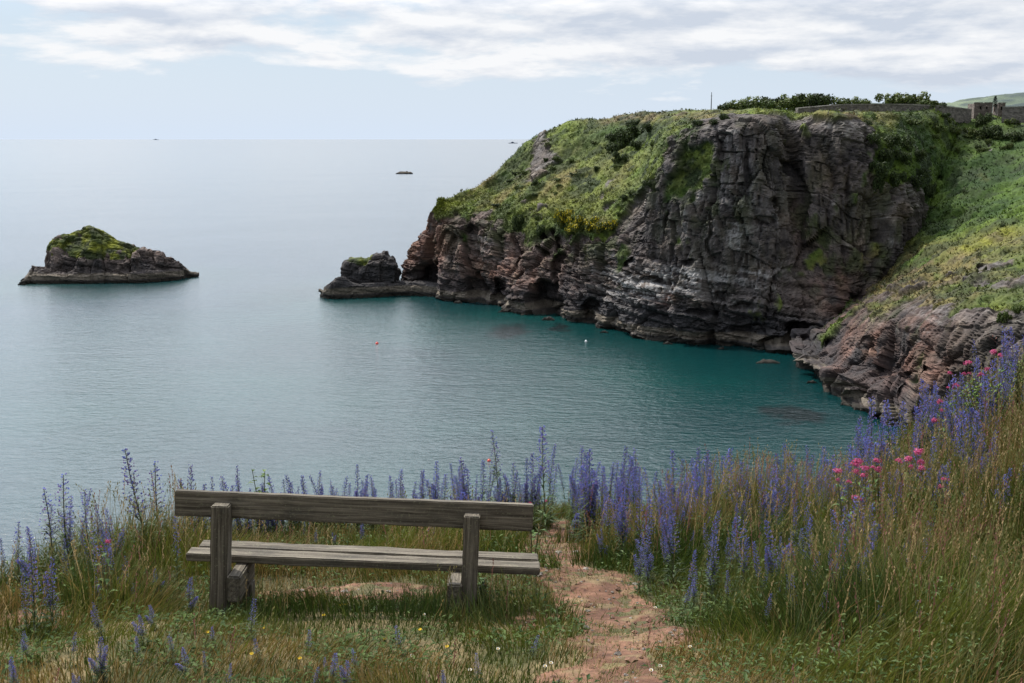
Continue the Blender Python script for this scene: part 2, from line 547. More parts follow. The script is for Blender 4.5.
def build_headland():
    U = 5.0
    # each station: waterline, mid cliff, lip, slope, upper slope, crest as (px, py, metres ahead) ; rockiness of lip, slope, upper slope ; back rows
    st = [
        # the seaward back of the tip
        [(450, 277, 402), (448, 262, 398), (446, 240, 392), (446, 225, 389), (448, 215, 388), (452, 206, 388), (1, .6, .2), (25, -6)],
        [(421, 276, 396), (421, 264, 390), (432, 232, 383), (437, 219, 381), (441, 211, 380), (446, 205, 380), (1, .6, .2), (30, -6)],
        [(397, 284, 380), (405, 267, 377), (423, 230, 374), (430, 215, 373), (436, 209, 374), (442, 204, 376), (1, .8, .2), (30, -6)],
        [(424, 292, 366), (428, 262, 366), (433, 228, 366), (436, 214, 368), (439, 208, 370), (444, 203, 374), (1, .6, .1), (40, -6)],
        [(443, 300, 356), (447, 262, 357), (442, 226, 361), (444, 214, 365), (448, 206, 369), (454, 203, 378), (1, .3, .0), (50, -6)],
        [(482, 304, 346), (480, 262, 350), (478, 222, 355), (483, 205, 364), (486, 196, 376), (492, 180, 391), (.95, .15, .0), (60, -4)],
        [(515, 312, 331), (513, 270, 337), (512, 227, 345), (516, 196, 359), (521, 171, 380), (529, 144, 402), (.8, .1, .3), (60, 10)],
        [(560, 319, 317), (560, 275, 324), (560, 233, 332), (567, 195, 348), (566, 155, 376), (562, 126.5, 402), (.75, .05, .0), (70, 30)],
        [(610, 331, 298), (607, 282, 304), (608, 233, 312), (614, 192, 329), (616, 148, 360), (610, 117, 392), (.8, .0, .0), (80, 45)],
        [(640, 337, 288), (640, 282, 293), (640, 228, 299), (642, 182, 318), (645, 142, 348), (640, 113.5, 384), (.95, .05, .0), (90, 50)],
        [(662, 341, 282), (662, 275, 287), (660, 195, 293), (662, 150, 298), (668, 130, 318), (665, 112.5, 372), (.95, .75, .05), (100, 56)],
        [(695, 345, 276), (697, 262, 281), (696, 175, 286), (694, 133, 290), (694, 122, 312), (694, 112, 356), (.95, .7, .05), (100, 57)],
        [(740, 349, 271), (738, 250, 276), (736, 165, 279), (734, 124, 282), (734, 117, 302), (735, 112, 335), (1, 1, .1), (100, 57)],
        [(783, 352, 267), (779, 250, 274), (777, 165, 277), (776, 122, 280), (778, 116, 299), (780, 111, 326), (1, 1, .2), (100, 57)],
        [(806, 354, 268), (800, 250, 278.5), (797, 175, 281.5), (797, 132, 285.5), (799, 119, 306), (802, 112, 322), (1, .8, .5), (100, 57)],
        [(818, 358, 264), (824, 270, 276), (822, 185, 279), (828, 127, 283), (836, 117, 298), (840, 112, 318), (.9, .75, .0), (100, 57)],
        [(838, 355, 266), (862, 280, 274), (868, 200, 278), (874, 137, 286), (878, 122, 300), (884, 112.5, 320), (.95, .6, .0), (110, 57)],
        [(850, 348, 274), (893, 276, 280), (914, 222, 283), (920, 172, 294), (922, 135, 310), (924, 112, 330), (.9, .1, .0), (110, 57)],
        [(835, 352, 270), (868, 306, 274), (908, 262, 284), (928, 215, 297), (938, 160, 316), (945, 116, 338), (.5, .0, .0), (110, 57)],
        [(801, 366, 250), (806, 351, 253), (838, 317, 258), (890, 274, 274), (930, 205, 300), (966, 116, 350), (.6, .0, .0), (110, 57)],
        [(818, 386, 229), (824, 362, 232), (852, 317, 242), (905, 270, 264), (948, 205, 294), (990, 117, 350), (.6, .0, .0), (110, 57)],
        [(868, 414, 204), (876, 372, 208), (888, 317, 216), (938, 268, 242), (982, 205, 280), (1022, 117, 348), (.7, .05, .0), (110, 57)],
        [(945, 450, 181), (945, 385, 186), (950, 318, 196), (985, 266, 222), (1026, 205, 262), (1065, 118, 340), (.65, .2, .0), (120, 57)],
        [(1060, 500, 155), (1060, 420, 160), (1058, 310, 172), (1068, 256, 200), (1090, 200, 244), (1120, 118, 330), (.85, .5, .0), (130, 57)],
        [(1230, 560, 128), (1230, 440, 134), (1230, 310, 146), (1230, 240, 170), (1240, 190, 210), (1260, 118, 300), (.9, .4, .0), (140, 57)],
        [(1500, 640, 100), (1500, 480, 106), (1500, 310, 120), (1500, 230, 140), (1500, 190, 170), (1500, 118, 260), (.9, .4, .0), (160, 57)],
    ]
    P = []
    for s in st:
        pts = [np.array(at(*q)) for q in s[:6]]
        rl, rs, rc = s[6]
        w, mid = pts[0], pts[1]
        w[2] = 0.0
        out = np.array([w[0] - pts[5][0], w[1] - pts[5][1], 0.0])
        out /= np.linalg.norm(out) + 1e-6
        k = pts[5]
        back, zb = s[7]
        inland = np.array((0.25, 1.0, 0))
        p1 = k + inland * back * 0.35; p1[2] = k[2] * 0.6 + zb * 0.4 if zb < 50 else zb
        p2 = k + inland * back; p2[2] = zb
        p3 = k + inland * back * (3.5 if zb > 40 else 1.1); p3[2] = zb if zb > 40 else -6
        rows = [(*(w + out * 4 - np.array((0, 0, 6.0))), 1), (*w, 1), (*(w * .94 + mid * .06) * np.array((1, 1, 0)) + np.array((0, 0, 3.2)), 1), (*mid, 1),
                (*pts[2], rl), (*pts[3], rs), (*pts[4], rc), (*pts[5], 0), (*p1, 0), (*p2, 0), (*p3, 0)]
        P.append(rows)
    G, rp = loft(P, [6, 16, 80, 105, 95, 70, 55, 16, 10, 6], 0.42)
    V, R = G[..., :3].copy(), np.clip(G[..., 3], 0, 1)
    N = grid_normals(V)
    # outward = away from the inland side (up or toward the water)
    flip = np.sign((N * np.array((-0.25, -0.6, 1.0))).sum(axis=2, keepdims=True))
    flip[flip == 0] = 1
    if (flip > 0).mean() < 0.5:
        N = -N
    px, py, D = project(V)
    nv_ = V.shape[1]
    front = (rp < 7.2)[None, :] * np.ones(V.shape[:2])
    x, y, z = V[..., 0], V[..., 1], V[..., 2]
    # rock mask with ragged edge, bare ribs that poke through the turf
    nm = fbm(x / 7, y / 7, z / 9, 4, 81)
    nb = fbm(x / 16, y / 16, z / 16, 3, 82)
    R = R + 0.42 * nm + 0.15 * nb + 0.22 * fbm(x / 2.2, y / 2.2, z / 4, 3, 83)
    for (cx, cy, rx, ry, a) in [
        (545, 148, 14, 20, .75), (535, 160, 8, 20, .4), (735, 117, 30, 5, .55), (590, 240, 40, 14, -.25), (575, 222, 45, 10, -.6), (498, 212, 18, 18, -.25), (530, 232, 10, 22, -.5),
        (690, 165, 36, 30, -.42), (655, 175, 10, 40, -.3), (815, 235, 14, 40, -.45), (858, 255, 44, 20, -.5), (900, 170, 26, 22, -.8),
        (845, 117, 40, 6, -.8), (890, 225, 26, 24, .35), (985, 262, 45, 8, .32), (955, 275, 25, 6, .25), (1000, 300, 40, 12, -.9), (950, 300, 30, 8, -.35), 
        (870, 300, 40, 5, .2), (812, 120, 12, 8, .3)]:
        R = R + a * blob(px, py, cx, cy, rx, ry) * front
    rock = sstep(0.42, 0.6, R)
    rock = np.where(z < 5, 1, rock)
    d, c1, c2, c3, e1 = rock_disp(V, 1.0, N)
    taper = sstep(-6, 0.5, z)
    g = fbm(x / 11, y / 11, z / 11, 3, 91) * 1.3 + fbm(x / 3.0, y / 3.0, z / 3.0, 3, 92) * 0.6 + fbm(x / 1.1, y / 1.1, z / 1.1, 2, 93) * 0.2
    farfade = 1 - sstep(7.2, 8.5, rp)[None, :] * 0.8
    disp = (rock * d * (0.35 + 0.65 * taper) + (1 - rock) * g) * farfade
    disp = disp * (1 - 0.5 * blob(rp[None, :] + 0 * x, 0 * x, 7.0, 0, 0.5, 1))      # keep the skyline near its place
    # caves, undercuts and gullies
    inn = np.zeros_like(x)
    for (cx, cy, rx, ry, a) in [
        (428, 280, 14, 15, 11), (436, 268, 7, 13, 5), (474, 286, 9, 17, 5), (497, 292, 9, 16, 6), (505, 300, 8, 8, 4), (547, 300, 15, 19, 9), (556, 262, 5, 34, 4.5), (541, 240, 4, 24, 3.5),
        (589, 312, 9, 15, 6), (630, 264, 9, 6, 4), (655, 284, 14, 5, 3.5), (690, 262, 6, 5, 2.5), (720, 296, 10, 6, 3.5), (700, 312, 14, 5, 3), (745, 308, 14, 5, 3), (748, 330, 22, 7, 3.5),
        (806, 338, 22, 14, 9), (780, 343, 22, 8, 5), (748, 175, 3.5, 35, 2.2), (799, 185, 4, 50, 1.6), (778, 205, 7, 9, 3), (770, 222, 12, 4, 2), (712, 235, 3, 30, 2),
        (720, 150, 3, 22, 1.5), (868, 345, 8, 10, 2.5), (905, 392, 12, 16, 5), (835, 388, 8, 8, 2.5), (860, 400, 12, 8, 3), (850, 352, 4, 22, 2), (926, 372, 5, 22, 2.5), (516, 252, 4, 22, 2.5),
        (668, 205, 3, 40, 1.6), (885, 240, 4, 22, 2), (850, 200, 3, 40, 1.6), (980, 268, 20, 4, 1.5), (455, 250, 3, 22, 1.6)]:
        wj = fbm(x / 4, y / 4, z / 4, 2, 95) * 3.0
        rr = np.sqrt(((px + wj * 1.3 - cx) / rx) ** 2 + ((py + wj * 1.1 - cy) / ry) ** 2)
        inn += a * (1 - sstep(.5, 1.15, rr)) * front * rock
    V2 = V + N * disp[..., None] + np.array((0.12, 0.99, 0.03)) * inn[..., None]
    V2[..., 2] = np.where((z > 0.4) & (V2[..., 2] < 0.2), 0.2, V2[..., 2])
    # --- colours of rock and turf
    x, y, z = V2[..., 0], V2[..., 1], V2[..., 2]
    c, n1, n2, n3 = rock_albedo(V2, c1, c2, c3)
    red = np.zeros_like(x)
    for (cx, cy, rx, ry, a) in [(415, 255, 18, 32, 1.8), (428, 228, 12, 18, 1.5), (440, 240, 10, 40, .35), (470, 260, 45, 45, .6), (530, 280, 50, 40, .5), (673, 301, 10, 10, .9), (600, 255, 40, 25, .25), (838, 290, 26, 28, .75), (880, 365, 85, 55, 1.1),
                                (800, 230, 8, 30, .4), (920, 360, 20, 50, .4), (845, 175, 30, 30, .15)]:
        red += a * blob(px, py, cx, cy, rx, ry) * front
    redt = np.clip(red * (0.75 + 0.7 * n2 + 0.3 * c1), 0, 1)
    lum = c.mean(axis=2)
    rc = np.stack([lum * 1.55 + .03, lum * 0.92 + .010, lum * 0.70 + .006], -1)
    c = lerp3(c, rc, redt)
    ora = np.clip(fbm(x / 5, y / 5, z / 8, 3, 77) + .05, 0, 1) * 0.75
    c = lerp3(c, np.stack([lum * 1.3, lum * 0.98, lum * 0.7], -1), ora)
    wh = np.zeros_like(x)
    for (cx, cy, rx, ry, a) in [(640, 290, 50, 16, .9), (690, 278, 50, 10, .7), (736, 226, 10, 18, .8), (780, 216, 7, 10, .9), (700, 300, 60, 20, .4), (760, 272, 30, 6, .5), (930, 320, 40, 20, .35), (990, 268, 30, 12, .3), (612, 262, 16, 16, .4), (485, 240, 16, 16, .4), (730, 180, 60, 40, .2)]:
        wh += a * blob(px, py, cx, cy, rx, ry) * front
    wht = np.clip(wh * sstep(-0.05, 0.5, n3 + 0.5 * c3 + .3 * n2), 0, 1)
    c = lerp3(c, (0.40, 0.39, 0.38), wht * 0.7)
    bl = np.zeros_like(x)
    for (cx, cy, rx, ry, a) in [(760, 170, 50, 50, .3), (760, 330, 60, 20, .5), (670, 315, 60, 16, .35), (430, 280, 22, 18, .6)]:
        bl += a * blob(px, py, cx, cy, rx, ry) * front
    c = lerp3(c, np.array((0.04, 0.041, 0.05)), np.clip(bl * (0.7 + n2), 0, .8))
    # lichens, ivy and moss growing on the cliff
    mo = np.zeros_like(x) + 0.12
    for (cx, cy, rx, ry, a) in [(690, 160, 45, 34, .9), (590, 245, 60, 14, .7), (510, 235, 50, 14, .6), (815, 235, 16, 45, .9), (710, 210, 50, 30, .45), (860, 255, 50, 22, .6), (900, 210, 30, 40, .5), (900, 320, 60, 14, .6), (980, 290, 60, 20, .5), (760, 130, 40, 8, .2)]:
        mo += a * blob(px, py, cx, cy, rx, ry) * front
    mot = np.clip(mo * sstep(-.15, .55, fbm(x / 3.5, y / 3.5, z / 7, 4, 85)), 0, .92) * sstep(8, 14, z)
    c = lerp3(c, (0.05, 0.062, 0.022), mot)
    c = c * (1 - .38 * blob(px, py, 910, 330, 130, 75) * front)[..., None]      # rock darkened in a soft patch over the near right cliff
    c = tide(V2, c, n2)
    # turf: mid green, dry straw, dark bracken, by patches
    g1 = fbm(x / 18, y / 18, z / 18, 4, 101)
    g2 = fbm(x / 4.5, y / 4.5, z / 4.5, 4, 102)
    g3 = fbm((x + z) / 14, y / 30, (z - x) / 3.5, 4, 103)
    t = lerp3((0.033, 0.062, 0.010), (0.100, 0.142, 0.018), sstep(-.5, .6, g1 + .5 * g2))
    t = t * (1 - np.array((.5, .36, .5)) * (blob(px, py, 985, 185, 80, 65) * front)[..., None])        # bracken green on the right slope
    dry = 0.18 + 0 * x
    for (cx, cy, rx, ry, a) in [(650, 118, 60, 7, .9), (850, 119, 34, 8, 1.2), (720, 117, 40, 5, .6), (490, 190, 40, 26, .5), (560, 180, 30, 26, .55), (620, 170, 26, 26, .3), (880, 292, 60, 20, 1.5), (940, 270, 55, 20, 1.4), (1000, 240, 40, 14, .7), (860, 262, 40, 14, .7), (620, 225, 26, 8, .7), (975, 300, 40, 12, .3),
                                (965, 205, 70, 40, -.5), (980, 165, 60, 34, -.6), (905, 170, 30, 30, -.4), (628, 134, 26, 14, -.3)]:
        dry += a * blob(px, py, cx, cy, rx, ry) * front
    dryt = np.clip(dry * (0.75 + .9 * g3 + .4 * g2), 0, 1)
    t = lerp3(t, (0.15, 0.115, 0.046), dryt * 0.85)
    brn = np.clip((dry - .3) * sstep(.1, .7, fbm(x / 6, y / 6, z / 2.5, 3, 104)), 0, .6)
    t = lerp3(t, (0.075, 0.052, 0.04), brn)
    dk = np.zeros_like(x) + .7
    for (cx, cy, rx, ry, a) in [(628, 134, 30, 16, .7), (600, 190, 60, 24, .3), (905, 165, 30, 24, .7), (970, 122, 60, 8, .2), (690, 160, 30, 30, .4)]:
        dk += a * blob(px, py, cx, cy, rx, ry) * front
    t = lerp3(t, (0.016, 0.027, 0.009), np.clip(dk * sstep(-.1, .5, g2 - .5 * g3 + .2 * g1), 0, .92))
    yl = np.zeros_like(x)
    for (cx, cy, rx, ry, a) in [(970, 252, 10, 3, 1), (985, 243, 14, 4, .8), (1008, 232, 10, 3, .9), (568, 205, 40, 14, .35), (448, 205, 16, 8, .5), (480, 195, 20, 10, .25), (1000, 312, 16, 8, .6)]:
        yl += a * blob(px, py, cx, cy, rx, ry) * front
    t = lerp3(t, (0.15, 0.155, 0.015), np.clip(yl, 0, .8))
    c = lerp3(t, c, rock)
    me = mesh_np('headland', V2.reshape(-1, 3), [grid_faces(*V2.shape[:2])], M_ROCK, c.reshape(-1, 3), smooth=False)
    o = link('headland', me)
    tag(o, 'long grassy headland with sheer grey and reddish limestone cliffs across the cove', 'headland', kind='structure')
    return dict(V=V2, N=N, rock=rock, col=c, rp=rp, scr=project(V2), raw=(px, py))


HL = build_headland()


def pick(px, py):
    """the headland point seen at a pixel"""
    X, Y, D = HL['scr']
    m = (np.abs(X - px) < 2.5) & (np.abs(Y - py) < 2.5)
    if not m.any():
        r = (X - px) ** 2 + (Y - py) ** 2 + (D > 450) * 1e6
        i = np.unravel_index(np.argmin(r), r.shape)
        return HL['V'][i]
    Dm = np.where(m, D, 1e9)
    i = np.unravel_index(np.argmin(Dm), D.shape)
    return HL['V'][i]


# ------------------------------------------------------------------ island, stack, small rocks
def rock_loft(name, st, nrow, step, amp, grass=None, seed=0, cut=0.0, parent=None, keepband=True, red=0.0, dark=0.0, gain=1.0):
    G, rp = loft(st, nrow, step)
    V = G[..., :3].copy()
    N = grid_normals(V)
    ctr = V.reshape(-1, 3).mean(axis=0)
    if ((V - ctr) * N).sum() < 0: N = -N
    off = np.array((seed * 31.7, seed * 17.3, 0))
    d, c1, c2, c3, e1 = rock_disp(V + off, amp)
    z = V[..., 2]
    w = 0.35 + 0.65 * sstep(3.0, 5.5, z) if keepband else 1.0
    px, py, D = project(V)
    R = np.ones_like(z)
    x, y = V[..., 0], V[..., 1]
    if grass is not None:
        R = 1 - grass(px, py, z, N, fbm(x / 4, y / 4, z / 4, 4, 7))
    V2 = V + N * (d * w * (0.5 + .5 * R))[..., None]
    x, y, z = V2[..., 0], V2[..., 1], V2[..., 2]
    c, n1, n2, n3 = rock_albedo(V2 + off, c1, c2, c3)
    c = c * gain
    lum = c.mean(axis=2)
    c = lerp3(c, np.stack([lum * 1.3 + .01, lum * 0.95, lum * 0.75], -1), np.clip(red + .3 * n2, 0, 1))
    c = lerp3(c, (0.035, 0.034, 0.035), dark + 0 * lum)
    c = tide(V2, c, n2)
    g2 = fbm(x / 3, y / 3, z / 3, 4, 112)
    t = lerp3((0.045, 0.06, 0.015), (0.17, 0.18, 0.02), sstep(-.4, .6, g2))
    t = lerp3(t, (0.028, 0.035, 0.014), sstep(.0, .7, fbm(x / 5, y / 5, z / 5, 3, 113)))
    c = lerp3(t, c, sstep(.35, .6, R))
    me = mesh_np(name, V2.reshape(-1, 3), [grid_faces(*V2.shape[:2])], M_ROCK, c.reshape(-1, 3))
    return link(name, me, parent)


def island():
    # silhouette of the island: pixel x, crest y, waterline y
    prof = [(19, 282, 284), (24, 276, 284), (30, 266, 284), (42, 262, 284), (46, 249, 284), (51, 239, 284), (60, 234, 284), (68, 233, 284), (78, 228.5, 284), (87, 226, 284), (96, 228.5, 283.5), (106, 234, 283.5), (120, 240, 283.5),
            (136, 246, 283), (148, 252, 282.5), (154, 252, 282), (166, 256, 281), (178, 265, 280), (188, 272, 278), (197, 276, 277)]
    st = []
    for (px, yc, yw) in prof:
        w = np.array(at(px, yw, 1.0)); d = np.array(ray(px, yw))
        s = -CAMZ / d[2]
        W = np.array((d[0] * s, d[1] * s, 0.0))
        half = 15.0 * math.sqrt(max(0.02, 1 - ((px - 100) / 92.0) ** 2)) * (1.0 if px < 150 else 0.8) + 1.5
        Kp = np.array(at(px, yc, W[1] + half))
        h = max(Kp[2], 0.6)
        b = min(3.3, h * .75)
        f = W[1]
        X = W[0]
        st.append([(X, f - .6, -4), (X, f, 0), (X, f + .3, b), (X, f + 1.6, b + .35), (X * .998, f + half * .36, b + (h - b) * .5), (X, f + half * .66, b + (h - b) * .82), (Kp[0], f + half, h), (X, f + half * 1.4, h * .7), (X, f + half * 1.9, h * .3), (X, f + half * 2.1, -4)])
    def grass(px, py, z, N, n):
        return sstep(-.1, .45, n * 1.1 + 1.7 * blob(px, py, 92, 240, 70, 22) - .35 - .9 * blob(px, py, 65, 262, 30, 10) - .9 * blob(px, py, 150, 262, 30, 12)) * sstep(7, 9, z)
    o = rock_loft('rocky_island', st, [4, 16, 8, 34, 34, 30, 30, 14, 6], 0.36, 0.95, grass, 3, red=.4, gain=1.7)
    tag(o, 'rocky islet topped with yellow green grass, alone in the open sea', 'island')


island()


def stack():
    # the flat ledge that runs out from the foot of the headland
    st = []
    for (px, yw, yt, dep) in [(319, 297, 294, 2), (323, 298.5, 288, 6), (328, 299, 284.5, 9), (334, 299, 280, 11), (344, 298.5, 278, 12), (352, 298.5, 282.5, 12), (365, 298, 283.5, 12), (385, 297, 284, 12), (400, 296, 284, 14), (418, 296, 284, 16), (436, 297, 285, 16), (446, 299, 287, 14)]:
        d = np.array(ray(px, yw)); s = -CAMZ / d[2]
        X, f = d[0] * s, d[1] * s
        h = np.array(at(px, yt, f))[2]
        h = max(h, .5)
        st.append([(X, f - .8, -4), (X, f, 0), (X, f + .3, h * .8), (X, f + .9, h), (X, f + dep * .4, h + .3), (X, f + dep * .7, h + .2), (X, f + dep, h * .7), (X, f + dep + 1, -4)])
    ledge = rock_loft('rock_ledge', st, [4, 16, 6, 14, 12, 8, 6], 0.4, 0.28, None, 5, keepband=False, dark=.15)
    # the block standing on it
    st = []
    for (px, yt, yb, dep) in [(343.5, 284, 286, 3), (344.2, 276, 286, 6), (345, 265, 286, 8), (346.5, 262.5, 286, 9), (356, 260, 286, 9), (368, 257.5, 286, 10), (378, 254.5, 286, 10), (385, 252.8, 286, 10), (386.5, 256, 286, 10), (392.5, 259.5, 286, 9), (394.8, 263, 286, 8), (394.5, 274, 286, 7), (392.5, 284, 286, 3)]:
        f = 366.0
        a = np.array(at(px, yt, f)); b = np.array(at(px, yb, f))
        h0, h1 = b[2] - 1.0, a[2]
        X = a[0]
        st.append([(X, f - .6, h0 - 1), (X, f, h0), (X, f + .2, h0 + (h1 - h0) * .3), (X, f + .5, h0 + (h1 - h0) * .62), (X, f + 1.2, h0 + (h1 - h0) * .92), (X, f + 3.0, h1), (X, f + dep * .75, h1 - .5), (X, f + dep, h1 - 2.5), (X, f + dep + 1, h0 - 1)])
    def grass(px, py, z, N, n):
        return sstep(.0, .5, n + blob(px, py, 362, 258, 22, 5) - .35)
    o = rock_loft('sea_stack', st, [3, 12, 12, 12, 10, 10, 8, 6], 0.3, 0.62, grass, 8, keepband=False, dark=.45)
    tag(o, 'dark square sea stack on a low ledge off the headland tip', 'sea stack')
    ledge.parent = o


stack()


def lump(name, px, yw, yt, wpx, seed, label, cat, red=0.0, dark=.3, depth=None):
    d = np.array(ray(px, yw)); s = -CAMZ / d[2]
    X, f = d[0] * s, d[1] * s
    wm = wpx / F * f
    h = (yw - yt) / F * f
    st = []
    rr = random.Random(seed)
    n = 9
    for i in range(n):
        u = i / (n - 1)
        hh = max(0.1, h * (math.sin(math.pi * min(max(u, .02), .98)) ** .7) * rr.uniform(.7, 1.05))
        dp = (depth or wm * .5) * math.sin(math.pi * min(max(u, .05), .95))
        x = X + (u - .5) * wm
        st.append([(x, f - .3, -1.5), (x, f, -.1), (x, f + dp * .1, hh * .5), (x, f + dp * .3, hh * .85), (x, f + dp * .5, hh), (x, f + dp * .7, hh * .8), (x, f + dp, -1.5)])
    o = rock_loft(name, st, [3, 6, 6, 6, 6, 6], max(.15, wm / 60), min(.3, h * .12), None, seed, keepband=False, red=red, dark=dark)
    tag(o, label, cat)
    return o


lump('shore_rock', 22, 285, 279, 9, 4, 'small dark boulder in the water at the left end of the islet', 'rock')
lump('shore_rock', 195, 277.3, 272.8, 5, 6, 'tiny dark rock just off the right tip of the islet', 'rock')
lump('shore_rock', 768, 363.5, 360, 25, 9, 'low brown rock awash below the cliff inlet', 'rock', red=.6, dark=.0, depth=3)
for (px, yw, wp_, sd, lb) in [(458, 303.5, 9, 21, 'small boulder at the foot of the cliff just right of the tip cave'), (503, 312.5, 11, 22, 'dark boulder in the water below the second cave'), (548, 320.5, 13, 23, 'boulder at the mouth of the largest sea cave'), (604, 333, 10, 24, 'boulder in the water below the pale streaked rock'),
                             (668, 344.5, 12, 25, 'boulder at the waterline under the rusty patch'), (722, 349.5, 9, 26, 'small boulder at the waterline under the sheer face'), (812, 383.5, 13, 27, 'boulder off the point of the reddish near cliff'), (846, 405.5, 14, 28, 'boulder at the foot of the reddish near cliff')]:
    lump('boulder', px, yw, yw - wp_ * .32, wp_, sd, lb, 'boulder', red=.2, dark=.45)
lump('skerry', 404, 174, 170.2, 17, 12, 'low dark skerry alone far out at sea', 'rock', dark=.55, depth=9)

# ------------------------------------------------------------------ sea
def build_sea():
    m, nt, N, L = newmat('sea_water')
    out = N.new('ShaderNodeOutputMaterial')
    b = N.new('ShaderNodeBsdfPrincipled')
    tc = N.new('ShaderNodeTexCoord')
    pos = tc.outputs['Object']
    b.inputs['Roughness'].default_value = 0.22
    b.inputs['IOR'].default_value = 1.4
    # bottom seen through the water: green over sand, dark weed and reef
    nb = noise_node(nt, 0.012, 4, 0.55, pos)
    base = mixcol(nt, maprange(nt, nb.outputs[0], 0.35, 0.65, 0, 1), (0.0005, 0.019, 0.022), (0.0005, 0.036, 0.033))
    # deep blue water offshore, green shallows in the cove and round the islet
    shal = None
    for (cx_, cy_, r0, r1) in [(35, 235, 105, 235), (-150, 400, 32, 75), (-52, 365, 22, 60)]:
        ds = N.new('ShaderNodeVectorMath'); ds.operation = 'DISTANCE'
        L.new(pos, ds.inputs[0]); ds.inputs[1].default_value = (cx_, cy_, 0)
        mk = maprange(nt, ds.outputs['Value'], r0, r1, 1.0, 0.0)
        shal = mk if shal is None else math_node(nt, 'MAXIMUM', shal, mk)
    base = mixcol(nt, shal, (0.002, 0.021, 0.034), base)
    warp = noise_node(nt, 0.12, 3, 0.6, pos)
    wv = N.new('ShaderNodeVectorMath'); wv.operation = 'MULTIPLY_ADD'
    L.new(warp.outputs['Color'], wv.inputs[0])
    wv.inputs[1].default_value = (9, 22, 0)
    L.new(pos, wv.inputs[2])
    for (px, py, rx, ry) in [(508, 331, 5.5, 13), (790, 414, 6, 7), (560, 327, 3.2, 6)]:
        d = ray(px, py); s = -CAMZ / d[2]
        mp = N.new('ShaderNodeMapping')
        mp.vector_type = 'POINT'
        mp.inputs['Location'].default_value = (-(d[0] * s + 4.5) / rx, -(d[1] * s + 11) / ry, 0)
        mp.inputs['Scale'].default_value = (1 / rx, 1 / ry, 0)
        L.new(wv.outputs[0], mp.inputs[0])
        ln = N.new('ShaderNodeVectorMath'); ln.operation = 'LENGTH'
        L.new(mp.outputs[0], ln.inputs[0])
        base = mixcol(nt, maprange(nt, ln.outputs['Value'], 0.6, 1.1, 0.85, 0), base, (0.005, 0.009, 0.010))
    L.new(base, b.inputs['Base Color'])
    # wind waves of several lengths
    def waves(scale, sx, sy, rot, det, dist):
        mp = N.new('ShaderNodeMapping')
        mp.inputs['Rotation'].default_value = (0, 0, rot)
        mp.inputs['Scale'].default_value = (sx, sy, 1)
        L.new(pos, mp.inputs[0])
        return noise_node(nt, scale, det, 0.55, mp.outputs[0], dist).outputs[0]
    w1 = waves(0.35, 1.0, 2.0, 0.35, 4, 0.3)
    w2 = waves(1.1, 1.0, 1.7, -0.3, 3, 0.2)
    w3 = waves(0.05, 1.0, 2.5, 0.2, 2, 0.4)
    h = math_node(nt, 'ADD', math_node(nt, 'MULTIPLY', w1, 1.1), math_node(nt, 'MULTIPLY', w2, 0.42))
    h = math_node(nt, 'ADD', h, math_node(nt, 'MULTIPLY', w3, 0.9))
    # gusts leave smoother and rougher water
    gust = noise_node(nt, 0.006, 4, 0.6, pos, 0.5)
    bp = N.new('ShaderNodeBump')
    L.new(maprange(nt, gust.outputs[0], 0.35, 0.65, 0.26, 0.46), bp.inputs['Strength'])
    bp.inputs['Distance'].default_value = 0.9
    L.new(h, bp.inputs['Height'])
    L.new(bp.outputs[0], b.inputs['Normal'])
    L.new(b.outputs[0], out.inputs[0])
    rad = [0, 60, 120, 250, 500, 1000, 3000, 10000, 40000, 160000]
    n = 96
    vs, q = [(0, 0, 0)], []
    tri = []
    for r in rad[1:]:
        for j in range(n):
            a = 2 * math.pi * j / n
            vs.append((r * math.cos(a), r * math.sin(a), 0))
    for j in range(n):
        tri.append((0, 1 + j, 1 + (j + 1) % n))
    for k in range(len(rad) - 2):
        for j in range(n):
            a, c = 1 + k * n, 1 + (k + 1) * n
            q.append((a + j, c + j, c + (j + 1) % n, a + (j + 1) % n))
    me = mesh_np('sea', vs, [np.array(tri), np.array(q)], m)
    o = link('sea', me)
    tag(o, 'calm pale blue sea turning teal inside the cove', 'sea', kind='structure')


build_sea()

# ------------------------------------------------------------------ meadow on the near cliff top
EX = np.array([-30, -6, -4.2, -3.2, -2.0, -0.5, 1.0, 3.0, 5.0, 7.0, 10.0, 30.0])
EY = np.array([4, 6.6, 8.3, 9.8, 11.4, 12.6, 13.4, 14.0, 14.4, 15.0, 16.0, 18.0])


def edge_y(x):
    return np.interp(x, EX, EY)


def gz(x, y):
    x, y = np.asarray(x, float), np.asarray(y, float)
    z = 48.3 - 0.21 * y + 1.8 * sstep(3.3, 7.4, x) * sstep(2.0, 11.0, y)
    z = z + 0.06 * vnoise(x * 0.9, y * 0.9, 0 * x, 5) + 0.025 * vnoise(x * 2.7, y * 2.7, 0 * x, 6)
    z = z - 0.10 * sstep(-0.5, -3.5, x) * 0
    e = np.maximum(0, y - edge_y(x))
    z = z - 0.35 * np.minimum(e, 1.0) ** 1.5 - 1.7 * np.maximum(0, e - .7)
    return z


def ground_hit(px, py):
    d = ray(px, py)
    lo = None
    for i in range(900):
        Y = 3.0 + i * 0.02
        s = Y / d[1]
        if CAMZ + d[2] * s < float(gz(d[0] * s, Y)):
            return (d[0] * s, Y, float(gz(d[0] * s, Y)))
    # ray clears the ground: put the point on the edge of the meadow
    best = None
    for i in range(240):
        Y = 8 + i * 0.04
        x = d[0] * Y / d[1]
        if Y > edge_y(x): break
        best = (x, Y, float(gz(x, Y)))
    return best


